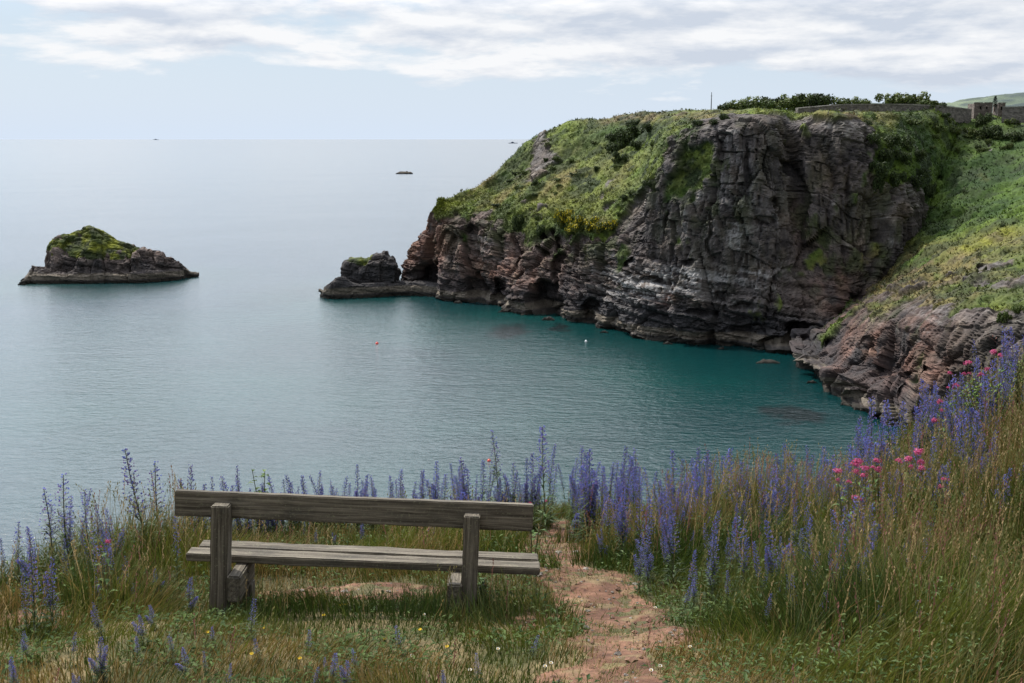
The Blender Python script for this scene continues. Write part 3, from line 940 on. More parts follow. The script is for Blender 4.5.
def path_mask(x, y):
    """1 on trodden red earth"""
    cxp = np.interp(y, [3, 5.5, 6.5, 7.3, 8.3, 9.5, 11.2, 12.0], [0.75, 0.66, 0.66, 0.72, 0.62, 0.42, 0.40, 0.55])
    wd = np.interp(y, [3, 5.5, 6.5, 7.5, 8.5, 9.5, 11.2, 12.0], [0.26, 0.30, 0.44, 0.54, 0.40, 0.36, 0.42, 0.10])
    n = fbm(x * 2.2, y * 2.2, 0 * x, 3, 44)
    m = (wd - np.abs(x - cxp)) / 0.22 + n * 1.05
    # worn patch where feet rest under the bench
    m2 = 1.45 - (((x + 1.15) / 0.78) ** 2 + ((y - 8.32) / 0.28) ** 2) * 1.2 + n * .8
    m3 = 0.75 - (((x + 3.2) / 0.9) ** 2 + ((y - 7.3) / 0.25) ** 2) + n * .9
    return sstep(0.0, 0.8, np.maximum(np.maximum(m, m2), m3 - .3))


def build_ground():
    xs = np.concatenate([np.linspace(-30, -7, 40, endpoint=False), np.linspace(-7, 9, 270, endpoint=False), np.linspace(9, 32, 40)])
    ys = np.concatenate([np.linspace(-25, 3.5, 50, endpoint=False), np.linspace(3.5, 16.5, 240, endpoint=False), np.linspace(16.5, 46, 60)])
    X, Y = np.meshgrid(xs, ys, indexing='ij')
    Z = np.maximum(gz(X, Y), -3)
    pm = path_mask(X, Y)
    n1 = fbm(X * 1.1, Y * 1.1, 0 * X, 4, 33)
    c = lerp3((0.07, 0.062, 0.026), (0.15, 0.115, 0.055), sstep(-.5, .6, n1))
    c = lerp3(c, (0.045, 0.055, 0.018), sstep(.0, .7, fbm(X * 2, Y * 2, 0 * X, 3, 34)) * .8)
    V = np.stack([X, Y, Z], -1).reshape(-1, 3)
    me = mesh_np('ground', V, [grid_faces(*X.shape)], M_EARTH, c.reshape(-1, 3), smooth=True)
    tag(link('ground', me), 'sloping cliff top meadow floor of thatch and soil', 'ground', kind='structure')
    # the path and the worn earth under the bench: a thin sheet over the meadow floor
    xs = np.linspace(-4.4, 2.4, 340); ys = np.linspace(3.2, 12.2, 400)
    X, Y = np.meshgrid(xs, ys, indexing='ij')
    pm = path_mask(X, Y)
    Z = gz(X, Y) + 0.006 + 0.012 * fbm(X * 7, Y * 7, 0 * X, 3, 45) * pm - 0.02 * (1 - sstep(.05, .3, pm))
    n2 = fbm(X * 3, Y * 3, 0 * X, 4, 46)
    c = lerp3((0.10, 0.048, 0.029), (0.17, 0.088, 0.054), sstep(-.5, .6, n2))
    c = lerp3(c, (0.17, 0.13, 0.065), sstep(.1, .8, fbm(X * 6, Y * 9, 0 * X, 3, 47)) * .7)
    f = grid_faces(*X.shape)
    keep = pm.reshape(-1)[f].min(axis=1) > 0.06
    f = f[keep]
    used = np.unique(f)
    rem = -np.ones(X.size, int); rem[used] = np.arange(len(used))
    V = np.stack([X, Y, Z], -1).reshape(-1, 3)[used]
    me = mesh_np('path', V, [rem[f]], M_EARTH, c.reshape(-1, 3)[used], smooth=True)
    tag(link('path', me), 'worn path of red earth leading past the bench', 'path', kind='structure')


build_ground()

def pebbles():
    """small stones loose on the trodden earth"""
    r = np.random.default_rng(51)
    n = 0; V, C, T = [], [], []
    octa = np.array([(1, 0, 0), (0, 1, 0), (-1, 0, 0), (0, -1, 0), (0, 0, .7), (0, 0, -.7), (.6, .6, .35), (-.6, .6, .3), (-.6, -.6, .35), (.6, -.6, .3)])
    tri = np.array([(0, 6, 4), (6, 1, 4), (1, 7, 4), (7, 2, 4), (2, 8, 4), (8, 3, 4), (3, 9, 4), (9, 0, 4), (0, 5, 6), (6, 5, 1), (1, 5, 7), (7, 5, 2), (2, 5, 8), (8, 5, 3), (3, 5, 9), (9, 5, 0)])
    while n < 900:
        x, y = r.uniform(-3.5, 2.2), r.uniform(5, 12)
        if float(path_mask(np.array([x]), np.array([y]))[0]) < .45: continue
        s = .004 + .012 * r.random() ** 3 + (.02 if r.random() < .03 else 0)
        v = octa * r.uniform(.7, 1.3, octa.shape) * s
        V.append(v + np.array((x, y, float(gz(x, y)) + .012)))
        c = np.array((0.16, 0.09, 0.06)) if r.random() < .6 else np.array((0.17, 0.15, 0.13))
        C.append(np.repeat((c * r.uniform(.6, 1.5))[None], len(octa), 0)); T.append(tri + n * len(octa)); n += 1
    me = mesh_np('pebbles', np.concatenate(V), [np.concatenate(T)], M_EARTH, np.concatenate(C))
    tag(link('pebbles', me), 'small loose stones on the worn red path', 'gravel', kind='stuff')


pebbles()

# ------------------------------------------------------------------ bench
def timber(name, parent, c, size, grain_axis, rot=(0, 0, 0), bev=0.008, seed=0, wob=0.004):
    """a worn bevelled beam, size = full x, y, z extents, with grain coordinates"""
    import bmesh
    bm = bmesh.new()
    bmesh.ops.create_cube(bm, size=1.0)
    for v in bm.verts: v.co = Vector((v.co.x * size[0], v.co.y * size[1], v.co.z * size[2]))
    ax = grain_axis
    cuts = max(2, int(size[ax] / 0.06))
    es = [e for e in bm.edges if abs((e.verts[0].co - e.verts[1].co)[ax]) > size[ax] * .9]
    bmesh.ops.subdivide_edges(bm, edges=es, cuts=cuts)
    bmesh.ops.bevel(bm, geom=[e for e in bm.edges if len(e.link_faces) == 2 and e.calc_face_angle() > .5], offset=bev, segments=2, affect='EDGES')
    for v in bm.verts:
        p = v.co
        a = np.array([p.x * 2.1 + seed]), np.array([p.y * 2.1 + seed * 3.1]), np.array([p.z * 2.1])
        b = np.array([p.x * 14 + seed]), np.array([p.y * 14 + seed * 3.1]), np.array([p.z * 14])
        k = float(vnoise(*a, 3)[0]) * wob + float(vnoise(*b, 4)[0]) * wob * .7
        for i in range(3):
            if i != ax: p[i] *= 1 + k / max(size[i], .03) * 2
    me = bpy.data.meshes.new(name)
    bm.to_mesh(me)
    bm.free()
    g = me.attributes.new('grain', 'FLOAT_VECTOR', 'POINT')
    order = {0: (0, 1, 2), 1: (1, 0, 2), 2: (2, 0, 1)}[ax]
    for i, v in enumerate(me.vertices):
        g.data[i].vector = (v.co[order[0]] + seed * 3.3, v.co[order[1]] + seed * 1.7, v.co[order[2]])
    me.materials.append(M_WOOD)
    o = link(name, me, parent)
    o.location = c
    o.rotation_euler = rot
    return o


def build_bench():
    bx, by = -1.15, 7.62
    bz = 46.615
    root = link('wooden_bench', None, None, (bx, by, bz))
    root.rotation_euler = (0, math.radians(2.5), 0)
    tag(root, 'weathered grey timber bench facing the sea, seen from behind', 'bench')
    timber('backrest', root, (0, .105, .80), (2.53, .062, .185), 0, (math.radians(-4), 0, 0), .007, 1)
    for i, px in enumerate((-.92, .835)):
        timber('post', root, (px, 0.0, .34), (.115, .145, .98), 2, (math.radians(-4), 0, 0), .008, 3 + i)
    # bearers run forward from the posts and carry the seat
    for i, px in enumerate((-.805, .735)):
        timber('bearer', root, (px, .13, .255), (.10, .48, .20), 1, (0, 0, 0), .012, 6 + i)
    for i, px in enumerate((-.805, .735)):
        timber('leg', root, (px, .30, .02), (.095, .12, .27), 2, (0, 0, 0), .008, 8 + i)
    timber('seat_plank', root, (.065, .205, .382), (2.54, .135, .055), 0, (0, 0, 0), .007, 10)
    timber('seat_plank', root, (.085, .352, .388), (2.48, .135, .055), 0, (0, 0, 0), .007, 11)
    # bolt heads on the bearers
    mbolt = plain_mat('rusty_iron', (0.03, 0.022, 0.018), 0.7, 40)
    for px in (-.805, .735):
        for dz in (.215, .30):
            b = MB()
            b.tube([(0, 0, 0), (.008, 0, 0)], [.013, .011], 8)
            o = link('bolt', b.mesh('bolt', mbolt), root, (px + .051, .12, dz))
    return root


build_bench()


# ------------------------------------------------------------------ grass (uncountable)
def blades(name, n, mat, region, dens, hfun, cfun, wid=(.004, .008), lean=.35, segs=3, seed=1, label='', clump=0.5):
    r = np.random.default_rng(seed)
    xs, ys = [], []
    tot = 0
    while tot < n:
        x = r.uniform(region[0], region[1], n)
        y = r.uniform(region[2], region[3], n)
        px, py, D = project(np.stack([x, y, gz(x, y)], -1))
        k = (px > -330) & (px < 1480) & (py < 900) & (y < edge_y(x) + .5) & (r.random(n) < dens(x, y))
        xs.append(x[k]); ys.append(y[k]); tot += k.sum()
    x = np.concatenate(xs)[:n]; y = np.concatenate(ys)[:n]
    z = gz(x, y)
    h = hfun(x, y) * r.uniform(.4, 1.2, n)
    w = r.uniform(*wid, n) * (0.75 + .25 * np.minimum(1.5, h / .4))
    an = r.uniform(0, 2 * np.pi, n)
    ln = np.abs(r.normal(0, lean, n)) * h
    fx = fbm(x * 1.6, y * 1.6, 0 * x, 2, 161); fy = fbm(x * 1.6, y * 1.6, 0 * x + 9, 2, 162)
    dx, dy = np.cos(an) * ln + (.10 + .5 * fx) * h, np.sin(an) * ln + .45 * fy * h
    a2 = r.uniform(0, np.pi, n)
    sx, sy = np.cos(a2), np.sin(a2) * .6
    vs = []
    for k in range(segs):
        t = k / segs
        bx = x + dx * t ** 1.9
        by = y + dy * t ** 1.9
        bz = z - .01 + h * t * (1 - .12 * t * np.minimum(1, ln / h))
        ww = w * (1 - t * .65)
        vs.append(np.stack([bx - sx * ww / 2, by - sy * ww / 2, bz], -1))
        vs.append(np.stack([bx + sx * ww / 2, by + sy * ww / 2, bz], -1))
    vs.append(np.stack([x + dx, y + dy, z + h * (1 - .12 * np.minimum(1, ln / h))], -1))
    nv = 2 * segs + 1
    V = np.stack(vs, 1)
    c = cfun(x, y, r)                        # n,3
    C = np.repeat(c[:, None, :], nv, 1)
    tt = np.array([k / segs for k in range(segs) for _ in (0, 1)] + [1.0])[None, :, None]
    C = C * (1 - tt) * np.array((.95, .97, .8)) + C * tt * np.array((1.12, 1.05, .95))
    base = (np.arange(n) * nv)[:, None]
    q = np.concatenate([base + np.array([2 * k, 2 * k + 1, 2 * k + 3, 2 * k + 2]) for k in range(segs - 1)])
    t = base + np.array([2 * segs - 2, 2 * segs - 1, 2 * segs])
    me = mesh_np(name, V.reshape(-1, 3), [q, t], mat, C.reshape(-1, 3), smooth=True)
    o = link(name, me)
    tag(o, label, 'grass', kind='stuff')
    return o


def tall(x, y):
    """height of the sward in metres"""
    right = sstep(1.1, 2.4, x - 0.12 * (y - 8)) * sstep(5.2, 7.5, y + .6 * np.maximum(0, x - 1.5))
    left = sstep(-2.3, -3.0, x) * .30 * sstep(6.6, 7.6, y)
    back = sstep(8.6, 9.3, y + .0 * x)
    h = 0.10 + .36 * right + left * .9 + .25 * back
    h = h + .10 * sstep(8.2, 9.5, y) * sstep(-1.5, -3.0, x)
    h *= 1 - (.45 + .17 * sstep(0, 2, x)) * sstep(-3.4, -1.0, y - edge_y(x))
    h *= 1 + .35 * fbm(x * 1.3, y * 1.3, 0 * x, 2, 66)
    h *= 1 - .5 * path_mask(x, y)
    nearbench = blob(x, y, .0, 7.55, .55, .35) + blob(x, y, -1.1, 7.55, 1.0, .22) * .8
    return np.clip(h + .16 * nearbench, .05, .72)


def dens_grass(x, y):
    d = (1 - .94 * path_mask(x, y))
    return np.clip(d * (.55 + .45 * sstep(-.4, .4, fbm(x * 1.8, y * 1.8, 0 * x, 3, 67))), 0, 1)


def col_grass(x, y, r):
    n = len(x)
    g = fbm(x * 1.5, y * 1.5, 0 * x, 3, 68) * 1.3 + r.normal(0, .4, n)
    c = lerp3((0.040, 0.078, 0.014), (0.115, 0.15, 0.026), sstep(-.8, .8, g))
    dry = sstep(.1, .9, fbm(x * 1.1, y * 1.1, 0 * x + 3, 3, 69) * 1.0 + r.normal(0, .5, n) + .3 * sstep(7.4, 5.5, y) - .06)
    c = lerp3(c, (0.26, 0.19, 0.075), dry * .9)
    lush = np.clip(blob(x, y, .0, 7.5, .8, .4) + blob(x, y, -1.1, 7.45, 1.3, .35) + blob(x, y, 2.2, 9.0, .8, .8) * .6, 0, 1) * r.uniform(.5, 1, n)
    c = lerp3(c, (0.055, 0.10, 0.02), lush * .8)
    return c * np.array((.86, .78, .8)) * r.uniform(.6, 1.25, n)[:, None]


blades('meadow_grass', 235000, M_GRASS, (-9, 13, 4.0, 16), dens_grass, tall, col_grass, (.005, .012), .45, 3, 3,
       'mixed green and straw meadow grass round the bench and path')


def litter_h(x, y): return 0.035 + .02 * vnoise(x * 3, y * 3, 0 * x, 2)


def litter_d(x, y):
    pm = path_mask(x, y)
    return np.clip(.32 + .68 * pm * sstep(-.2, .5, fbm(x * 3, y * 3, 0 * x, 3, 71)), 0, 1) * sstep(12, 9, y)


def litter_c(x, y, r):
    c = lerp3((0.16, 0.11, 0.05), (0.27, 0.2, 0.1), r.random(len(x)))
    g = (r.random(len(x)) < .5)
    c[g] = (0.08, 0.11, 0.03)
    return c


blades('dry_turf', 52000, M_GRASS, (-5, 4.5, 4.3, 12), litter_d, litter_h, litter_c, (.005, .010), 1.6, 2, 5,
       'short dry turf and grass litter on the trodden earth')


def seed_stalks():
    """straw coloured flowering grass stalks with drooping seed heads"""
    n = 7000
    r = np.random.default_rng(21)
    xs, ys = [], []
    while sum(map(len, xs)) < n:
        x = r.uniform(-9, 13, n); y = r.uniform(4.2, 15.6, n)
        px, py, D = project(np.stack([x, y, gz(x, y)], -1))
        w = np.clip((tall(x, y) - .12) * 2.2, .03, 1) * (1 - path_mask(x, y))
        k = (px > -330) & (px < 1480) & (py < 900) & (y < edge_y(x) + .35) & (r.random(n) < w)
        xs.append(x[k]); ys.append(y[k])
    x = np.concatenate(xs)[:n]; y = np.concatenate(ys)[:n]
    z = gz(x, y)
    h = np.clip(tall(x, y) * 1.3 * r.uniform(.7, 1.3, n), .18, .85)
    an = r.uniform(0, 2 * np.pi, n)
    ln = h * np.abs(r.normal(.08, .26, n))
    dx, dy = np.cos(an) * ln + .05 * h, np.sin(an) * ln
    kind = r.random(n)
    vs, cs, tris = [], [], []
    straw = lerp3((0.19, 0.13, 0.05), (0.38, 0.28, 0.14), r.random(n))
    gr = kind < .5
    straw[gr] = lerp3((0.12, 0.13, 0.04), (0.2, 0.17, 0.07), r.random(gr.sum()))
    pk = kind > .85
    straw[pk] = (0.2, 0.09, 0.07)
    w = .0018
    P = []
    for t in (0, .5, 1.0):
        P.append(np.stack([x + dx * t ** 2, y + dy * t ** 2, z + h * t], -1))
    side = np.stack([np.ones(n), np.zeros(n), np.zeros(n)], -1) * w
    b = [P[0] - side, P[0] + side, P[1] - side, P[1] + side, P[2] - side * .7, P[2] + side * .7]
    nh = 7
    top = P[2]
    for j in range(nh):
        # spikelets alternate up the head
        t = 1 - j * .028 / 1.0
        p = np.stack([x + dx * t ** 2, y + dy * t ** 2, z + h * t], -1) - np.array((0, 0, 0.0)) * j
        p[:, 2] = top[:, 2] - j * .013 * (1 + (kind > .5)) + .02
        sgn = 1 if j % 2 else -1
        a = an + j * 2.1
        o1 = np.stack([np.cos(a) * .011, np.sin(a) * .011, np.full(n, .012)], -1) * r.uniform(.6, 1.4, n)[:, None]
        o2 = np.stack([np.sin(a) * .006, -np.cos(a) * .006, np.full(n, .007)], -1)
        b += [p, p + o1 * .5 + o2, p + o1 + np.array((0, 0, .008)), p + o1 * .5 - o2]
    nv = len(b)
    V = np.stack(b, 1)
    C = np.repeat(straw[:, None, :], nv, 1)
    base = (np.arange(n) * nv)[:, None]
    q = [base + np.array(f) for f in [(0, 1, 3, 2), (2, 3, 5, 4)] + [(6 + 4 * j, 7 + 4 * j, 8 + 4 * j, 9 + 4 * j) for j in range(nh)]]
    me = mesh_np('seeding_grass', V.reshape(-1, 3), [np.concatenate(q)], M_GRASS, C.reshape(-1, 3))
    tag(link('seeding_grass', me), 'straw coloured seed heads of tall grass across the meadow', 'grass', kind='stuff')


seed_stalks()


def weeds():
    """low broad leaves among the turf"""
    n = 40000
    r = np.random.default_rng(31)
    xs, ys = [], []
    while sum(map(len, xs)) < n:
        x = r.uniform(-9, 13, n); y = r.uniform(4.2, 15, n)
        px, py, D = project(np.stack([x, y, gz(x, y)], -1))
        w = sstep(.0, .6, fbm(x * 2.1, y * 2.1, 0 * x, 3, 88) + .1) * (1 - .97 * path_mask(x, y))
        k = (px > -330) & (px < 1480) & (py < 900) & (y < edge_y(x) + .3) & (r.random(n) < w)
        xs.append(x[k]); ys.append(y[k])
    x = np.concatenate(xs)[:n]; y = np.concatenate(ys)[:n]
    th = tall(x, y)
    z = gz(x, y) + r.uniform(0, .8, n) * th
    an = r.uniform(0, 2 * np.pi, n)
    L = r.uniform(.015, .055, n); W = L * r.uniform(.3, .5, n)
    up = r.uniform(.1, .8, n)
    d = np.stack([np.cos(an), np.sin(an), up], -1)
    s = np.stack([-np.sin(an), np.cos(an), np.zeros(n)], -1)
    p = np.stack([x, y, z], -1)
    b = [p, p + d * (L * .5)[:, None] + s * (W / 2)[:, None], p + d * L[:, None] - np.array((0, 0, 1)) * (L * .3)[:, None], p + d * (L * .5)[:, None] - s * (W / 2)[:, None]]
    V = np.stack(b, 1)
    c = lerp3((0.035, 0.07, 0.018), (0.11, 0.16, 0.04), r.random(n))
    C = np.repeat(c[:, None, :], 4, 1)
    base = (np.arange(n) * 4)[:, None]
    me = mesh_np('low_weeds', V.reshape(-1, 3), [base + np.array((0, 1, 2, 3))], M_LEAF, C.reshape(-1, 3))
    tag(link('low_weeds', me), 'low broad leaved weeds mixed through the turf', 'ground cover', kind='stuff')


weeds()

# ------------------------------------------------------------------ flowering plants
GREENS = [(0.05, 0.085, 0.03), (0.075, 0.11, 0.035), (0.06, 0.08, 0.04)]


def bugloss_variant(seed, nsp, faded=0.0):
    """stems and leaves as one mesh, one mesh per flower spike; about 1 m tall"""
    r = random.Random(seed)
    b = MB()
    spikes = []
    for s in range(nsp):
        az = r.uniform(0, 6.28)
        ln = (r.uniform(0.02, .12) if s == 0 else r.uniform(.08, .22))
        hh = 1.0 if s == 0 else r.uniform(.55, .9)
        pts = []
        for k in range(6):
            t = k / 5
            pts.append((math.cos(az) * ln * t ** 1.5 + .03 * math.sin(3 * t + seed) * t, math.sin(az) * ln * t ** 1.5, hh * t))
        b.tube(pts, [.0075 - .005 * k / 5 for k in range(6)], 5, (0.09, 0.1, 0.05))
        def at_t(t):
            f = t * 5; i = min(int(f), 4); u = f - i
            return tuple(pts[i][j] * (1 - u) + pts[i + 1][j] * u for j in range(3))
        start = r.uniform(.34, .5)
        # narrow leaves up the stem
        for k in range(26):
            t = r.uniform(.02, start + .12)
            a = k * 2.4
            L = .16 * (1 - t) + .05
            b.leaf(at_t(t), (math.cos(a), math.sin(a), r.uniform(.3, 1.1)), (0, 0, 1), L * r.uniform(.7, 1.2), .016 + .01 * (1 - t), r.choice(GREENS), .2, .3)
        f = MB()
        nlev = 46
        for k in range(nlev):
            t = start + (1 - start) * (k / nlev)
            rad = (.052 * (1 - (k / nlev) ** 1.8) + .012) * r.uniform(.75, 1.15)
            a0 = k * 2.399
            p0 = Vector(at_t(t))
            for j in range(2):
                a = a0 + j * 3.14 + r.uniform(-.4, .4)
                d = Vector((math.cos(a), math.sin(a), .35))
                # bract
                f.leaf(p0, d, (0, 0, 1), rad * 1.1, .010, r.choice([(0.07, 0.085, 0.04), (0.085, 0.08, 0.06), (0.06, 0.065, 0.05)]), .2, .1)
                # flowers of the little curled cyme: open bells of three petals
                for q in range(2):
                    if r.random() < faded: continue
                    c = r.choice([(0.16, 0.16, 0.45), (0.21, 0.19, 0.48), (0.13, 0.16, 0.44), (0.25, 0.18, 0.38), (0.17, 0.21, 0.52)])
                    pp = p0 + d * rad * (.55 + .5 * q) + Vector((r.uniform(-.006, .006), r.uniform(-.006, .006), r.uniform(-.004, .012)))
                    s_ = r.uniform(.009, .014)
                    u = d.cross(Vector((0, 0, 1))).normalized()
                    w = Vector((0, 0, 1))
                    e = pp + d * s_ * .9
                    f.add([tuple(pp), tuple(e + u * s_ * .8 + w * s_ * .2), tuple(e + w * s_ * .9), tuple(e - u * s_ * .8 + w * s_ * .1), tuple(e - w * s_ * .6)],
                          [(0, 1, 2), (0, 2, 3), (0, 3, 4), (0, 4, 1)], c)
        spikes.append(f.mesh('flower_spike', M_PETAL))
    # basal leaves
    for k in range(14):
        a = k * 2.4 + r.uniform(-.3, .3)
        b.leaf((0, 0, .01), (math.cos(a), math.sin(a), r.uniform(.2, 1.3)), (0, 0, 1), r.uniform(.14, .26), .028, r.choice(GREENS), .2, .45)
    return b.mesh('bugloss_leaves', M_LEAF), spikes


BV = {1: [bugloss_variant(100 + i, 1, .15 + .17 * (i % 4)) for i in range(12)],
      2: [bugloss_variant(120 + i, 2, .12 + .17 * (i % 3)) for i in range(4)],
      3: [bugloss_variant(140 + i, 4, .15 + .15 * (i % 3)) for i in range(4)]}
PR = random.Random(5)
NPL = [0]


def bugloss(px, ybase, ytop, nsp, label, group, tilt=None, wide=None):
    wide = wide or PR.uniform(.6, .9)
    p = ground_hit(px, ybase)
    if p is None or float(path_mask(np.array([p[0]]), np.array([p[1]]))[0]) > .4: return
    d = ray(px, ytop)
    s = p[1] / d[1]
    h = CAMZ + d[2] * s - p[2]
    h = max(.16, min(h, 1.25))
    lv, sp = PR.choice(BV[nsp])
    o = link('bugloss_plant', lv, None, (p[0], p[1], p[2] - .01))
    wsc = (h * .95 + .14) * wide
    o.scale = (wsc, wsc, h)
    ti = tilt if tilt is not None else PR.gauss(0, .085)
    o.rotation_euler = (PR.gauss(0, .06), ti, PR.uniform(0, 6.28) if tilt is None or abs(ti) < .05 else 0)
    tag(o, label, 'wildflower', group)
    for m in sp:
        link('flower_spike', m, o)
    NPL[0] += 1


# ---- tall ones that stand out, each told apart
bugloss(150, 566, 449, 1, 'tallest blue bugloss spire on the left, leaning left above the grass', 'tall bugloss spires left of the bench', -.13, 1.1)
bugloss(163, 560, 458, 1, 'upright bugloss spire just behind the left end of the backrest', 'tall bugloss spires left of the bench', 0, 1.1)
bugloss(72, 582, 474, 1, 'tall bugloss spire standing against the sea beside a shorter leaning one', 'tall bugloss spires left of the bench', -.06, 1.1)
bugloss(56, 588, 491, 1, 'leaning dark bugloss spire, outermost of the tall ones over the sea', 'tall bugloss spires left of the bench', -.12, 1.15)
bugloss(92, 578, 490, 1, 'straight bugloss spire right of the leaning pair over the sea', 'tall bugloss spires left of the bench', -.04, 1.05)
bugloss(116, 572, 505, 3, 'bushy many stemmed bugloss with purple flowers by a pink bloom', 'tall bugloss spires left of the bench', 0)
bugloss(178, 590, 515, 1, 'short blue bugloss spire just left of the bench seat end', 'bugloss close round the bench')
bugloss(251, 640, 594, 1, 'single bright blue bugloss spike in front of the left bench post', 'bugloss close round the bench', 0)
bugloss(263, 545, 512, 2, 'blue bugloss seen between backrest and seat near the left post', 'bugloss close round the bench')
bugloss(100, 683, 634, 3, 'clump of bright blue bugloss low at the bottom left', 'low bugloss in the near turf')
bugloss(14, 695, 655, 2, 'blue bugloss in the very bottom left corner', 'low bugloss in the near turf')
bugloss(532, 660, 635, 1, 'small blue bugloss in the turf left of the path', 'low bugloss in the near turf')
bugloss(588, 575, 545, 2, 'small blue bugloss at the right edge of the upper path', 'bugloss beside the path')
bugloss(603, 565, 528, 3, 'leafy bugloss clump right of the upper path', 'bugloss beside the path')
bugloss(546, 527, 424, 1, 'tallest bugloss spire behind the right end of the backrest', 'bugloss row behind the bench', 0)
bugloss(500, 530, 432, 1, 'tall dark bugloss spire behind the right bench post', 'bugloss row behind the bench', -.08)
bugloss(1003, 400, 328, 2, 'bugloss pair at the top of the right hand bank', 'bugloss on the right bank', 0)
bugloss(977, 420, 358, 1, 'slim faded bugloss spire in front of the pale rock on the bank', 'bugloss on the right bank', 0)
bugloss(920, 470, 380, 3, 'tall bugloss clump rising against the dark cave below the bank', 'bugloss on the right bank', -.04)
# ---- the row behind the bench
for i in range(40):
    px = 182 + (548 - 182) * ((i + PR.random()) / 40) ** .85
    yt = PR.uniform(448, 492) if px > 380 else PR.uniform(462, 496)
    bugloss(px, PR.uniform(520, 540), yt, PR.choice([1, 2, 3, 3]), 'violet bugloss spire in the row behind the bench, backed by the sea', 'bugloss row behind the bench')
for i in range(10):
    bugloss(PR.uniform(290, 520), PR.uniform(545, 556), PR.uniform(512, 532), PR.choice([1, 2]), 'short bugloss showing in the gap between backrest and seat', 'short bugloss behind the seat')
# ---- drift right of the path
for i in range(72):
    px = PR.uniform(545, 835)
    yb = PR.uniform(514, 552)
    bugloss(px, yb, PR.uniform(446, 490) + .01 * (px - 545), PR.choice([1, 2, 3, 3]), 'violet bugloss in the dense drift right of the path, against the cove', 'bugloss drift right of the path')
for i in range(30):
    px = PR.uniform(610, 850)
    yb = PR.uniform(552, 612)
    bugloss(px, yb, yb - PR.uniform(55, 88), PR.choice([1, 1, 2, 3]), 'bluer bugloss standing in long grass in front of the violet drift', 'bugloss in the long grass')
# ---- right bank
for i in range(70):
    px = PR.uniform(830, 1040)
    top = np.interp(px, [840, 900, 960, 1030], [470, 425, 390, 345])
    yb = top + PR.uniform(30, 150)
    bugloss(px, yb, yb - PR.uniform(58, 95), PR.choice([1, 2, 2, 3]), 'blue bugloss growing among dry grass on the right hand bank', 'bugloss on the right bank')
# ---- far left and near turf
for i in range(9):
    px = PR.uniform(-15, 60)
    bugloss(px, PR.uniform(590, 640), PR.uniform(520, 585), PR.choice([1, 2, 2]), 'purple bugloss crowding the left edge of the meadow', 'bugloss at the left edge')
for i in range(12):
    px = PR.uniform(60, 230)
    yb = PR.uniform(600, 650)
    bugloss(px, yb, yb - PR.uniform(20, 45), PR.choice([1, 2]), 'short bugloss in the turf to the left of the bench', 'short bugloss left of the bench')
for i in range(20):
    px = PR.uniform(0, 520)
    yb = PR.uniform(655, 705)
    bugloss(px, yb, yb - PR.uniform(18, 42), PR.choice([1, 1, 2]), 'low blue bugloss in the near turf before the bench', 'low bugloss in the near turf')
for i in range(8):
    px = PR.uniform(720, 1010)
    yb = PR.uniform(590, 660)
    bugloss(px, yb, yb - PR.uniform(24, 50), 1, 'lone small bugloss deep in the long grass on the right', 'small bugloss in the near long grass')


def bugloss_drift():
    """the rest of the bugloss, past the first 300 plants, deeper in the drifts: one mass"""
    src = []
    for lv, sp in BV[1][:8] + BV[2]:
        for m in [lv] + sp:
            n = len(m.vertices)
            co = np.empty(n * 3, np.float32); m.vertices.foreach_get('co', co)
            ca = np.empty(n * 4, np.float32); m.color_attributes['Col'].data.foreach_get('color', ca)
            m.calc_loop_triangles()
            t = np.empty(len(m.loop_triangles) * 3, np.int32); m.loop_triangles.foreach_get('vertices', t)
            src.append((co.reshape(-1, 3), ca.reshape(-1, 4)[:, :3], t.reshape(-1, 3), m is lv))
    groups, cur = [], []
    for q in src:
        if q[3] and cur: groups.append(cur); cur = []
        cur.append(q)
    groups.append(cur)
    r = random.Random(77)
    V, C, T, b = [], [], [], 0
    spots = []
    for i in range(110):
        px = r.uniform(545, 850); spots.append((px, r.uniform(512, 560), r.uniform(45, 78)))
    for i in range(60):
        px = r.uniform(840, 1045)
        spots.append((px, np.interp(px, [840, 900, 960, 1030], [470, 425, 390, 345]) + r.uniform(25, 190), r.uniform(50, 85)))
    for i in range(46):
        spots.append((r.uniform(620, 930), r.uniform(560, 640), r.uniform(36, 62)))
    for i in range(80):
        spots.append((r.uniform(185, 545), r.uniform(516, 538), r.uniform(28, 66)))
    for i in range(24):
        spots.append((r.uniform(-20, 130), r.uniform(560, 640), r.uniform(45, 85)))
    for (px, yb, hp) in spots:
        p = ground_hit(px, yb)
        if p is None or float(path_mask(np.array([p[0]]), np.array([p[1]]))[0]) > .25: continue
        h = min(1.05, hp / F * p[1] * 1.04)
        w = (h * .95 + .14) * r.uniform(.55, .9)
        a, tx, ty = r.uniform(0, 6.28), r.gauss(0, .11), r.gauss(0, .11)
        ca, sa = math.cos(a), math.sin(a)
        for co, cc, t, _ in r.choice(groups):
            x, y, z = co[:, 0] * w, co[:, 1] * w, co[:, 2] * h
            V.append(np.stack([x * ca - y * sa + tx * z + p[0], x * sa + y * ca + ty * z + p[1], z + p[2] - .01], -1))
            C.append(cc * r.uniform(.85, 1.15)); T.append(t + b); b += len(co)
    me = mesh_np('bugloss_drift', np.concatenate(V), [np.concatenate(T)], M_PETAL, np.concatenate(C))
    tag(link('bugloss_drift', me), 'countless further blue bugloss spires mixed through the drifts', 'wildflowers', kind='stuff')


bugloss_drift()


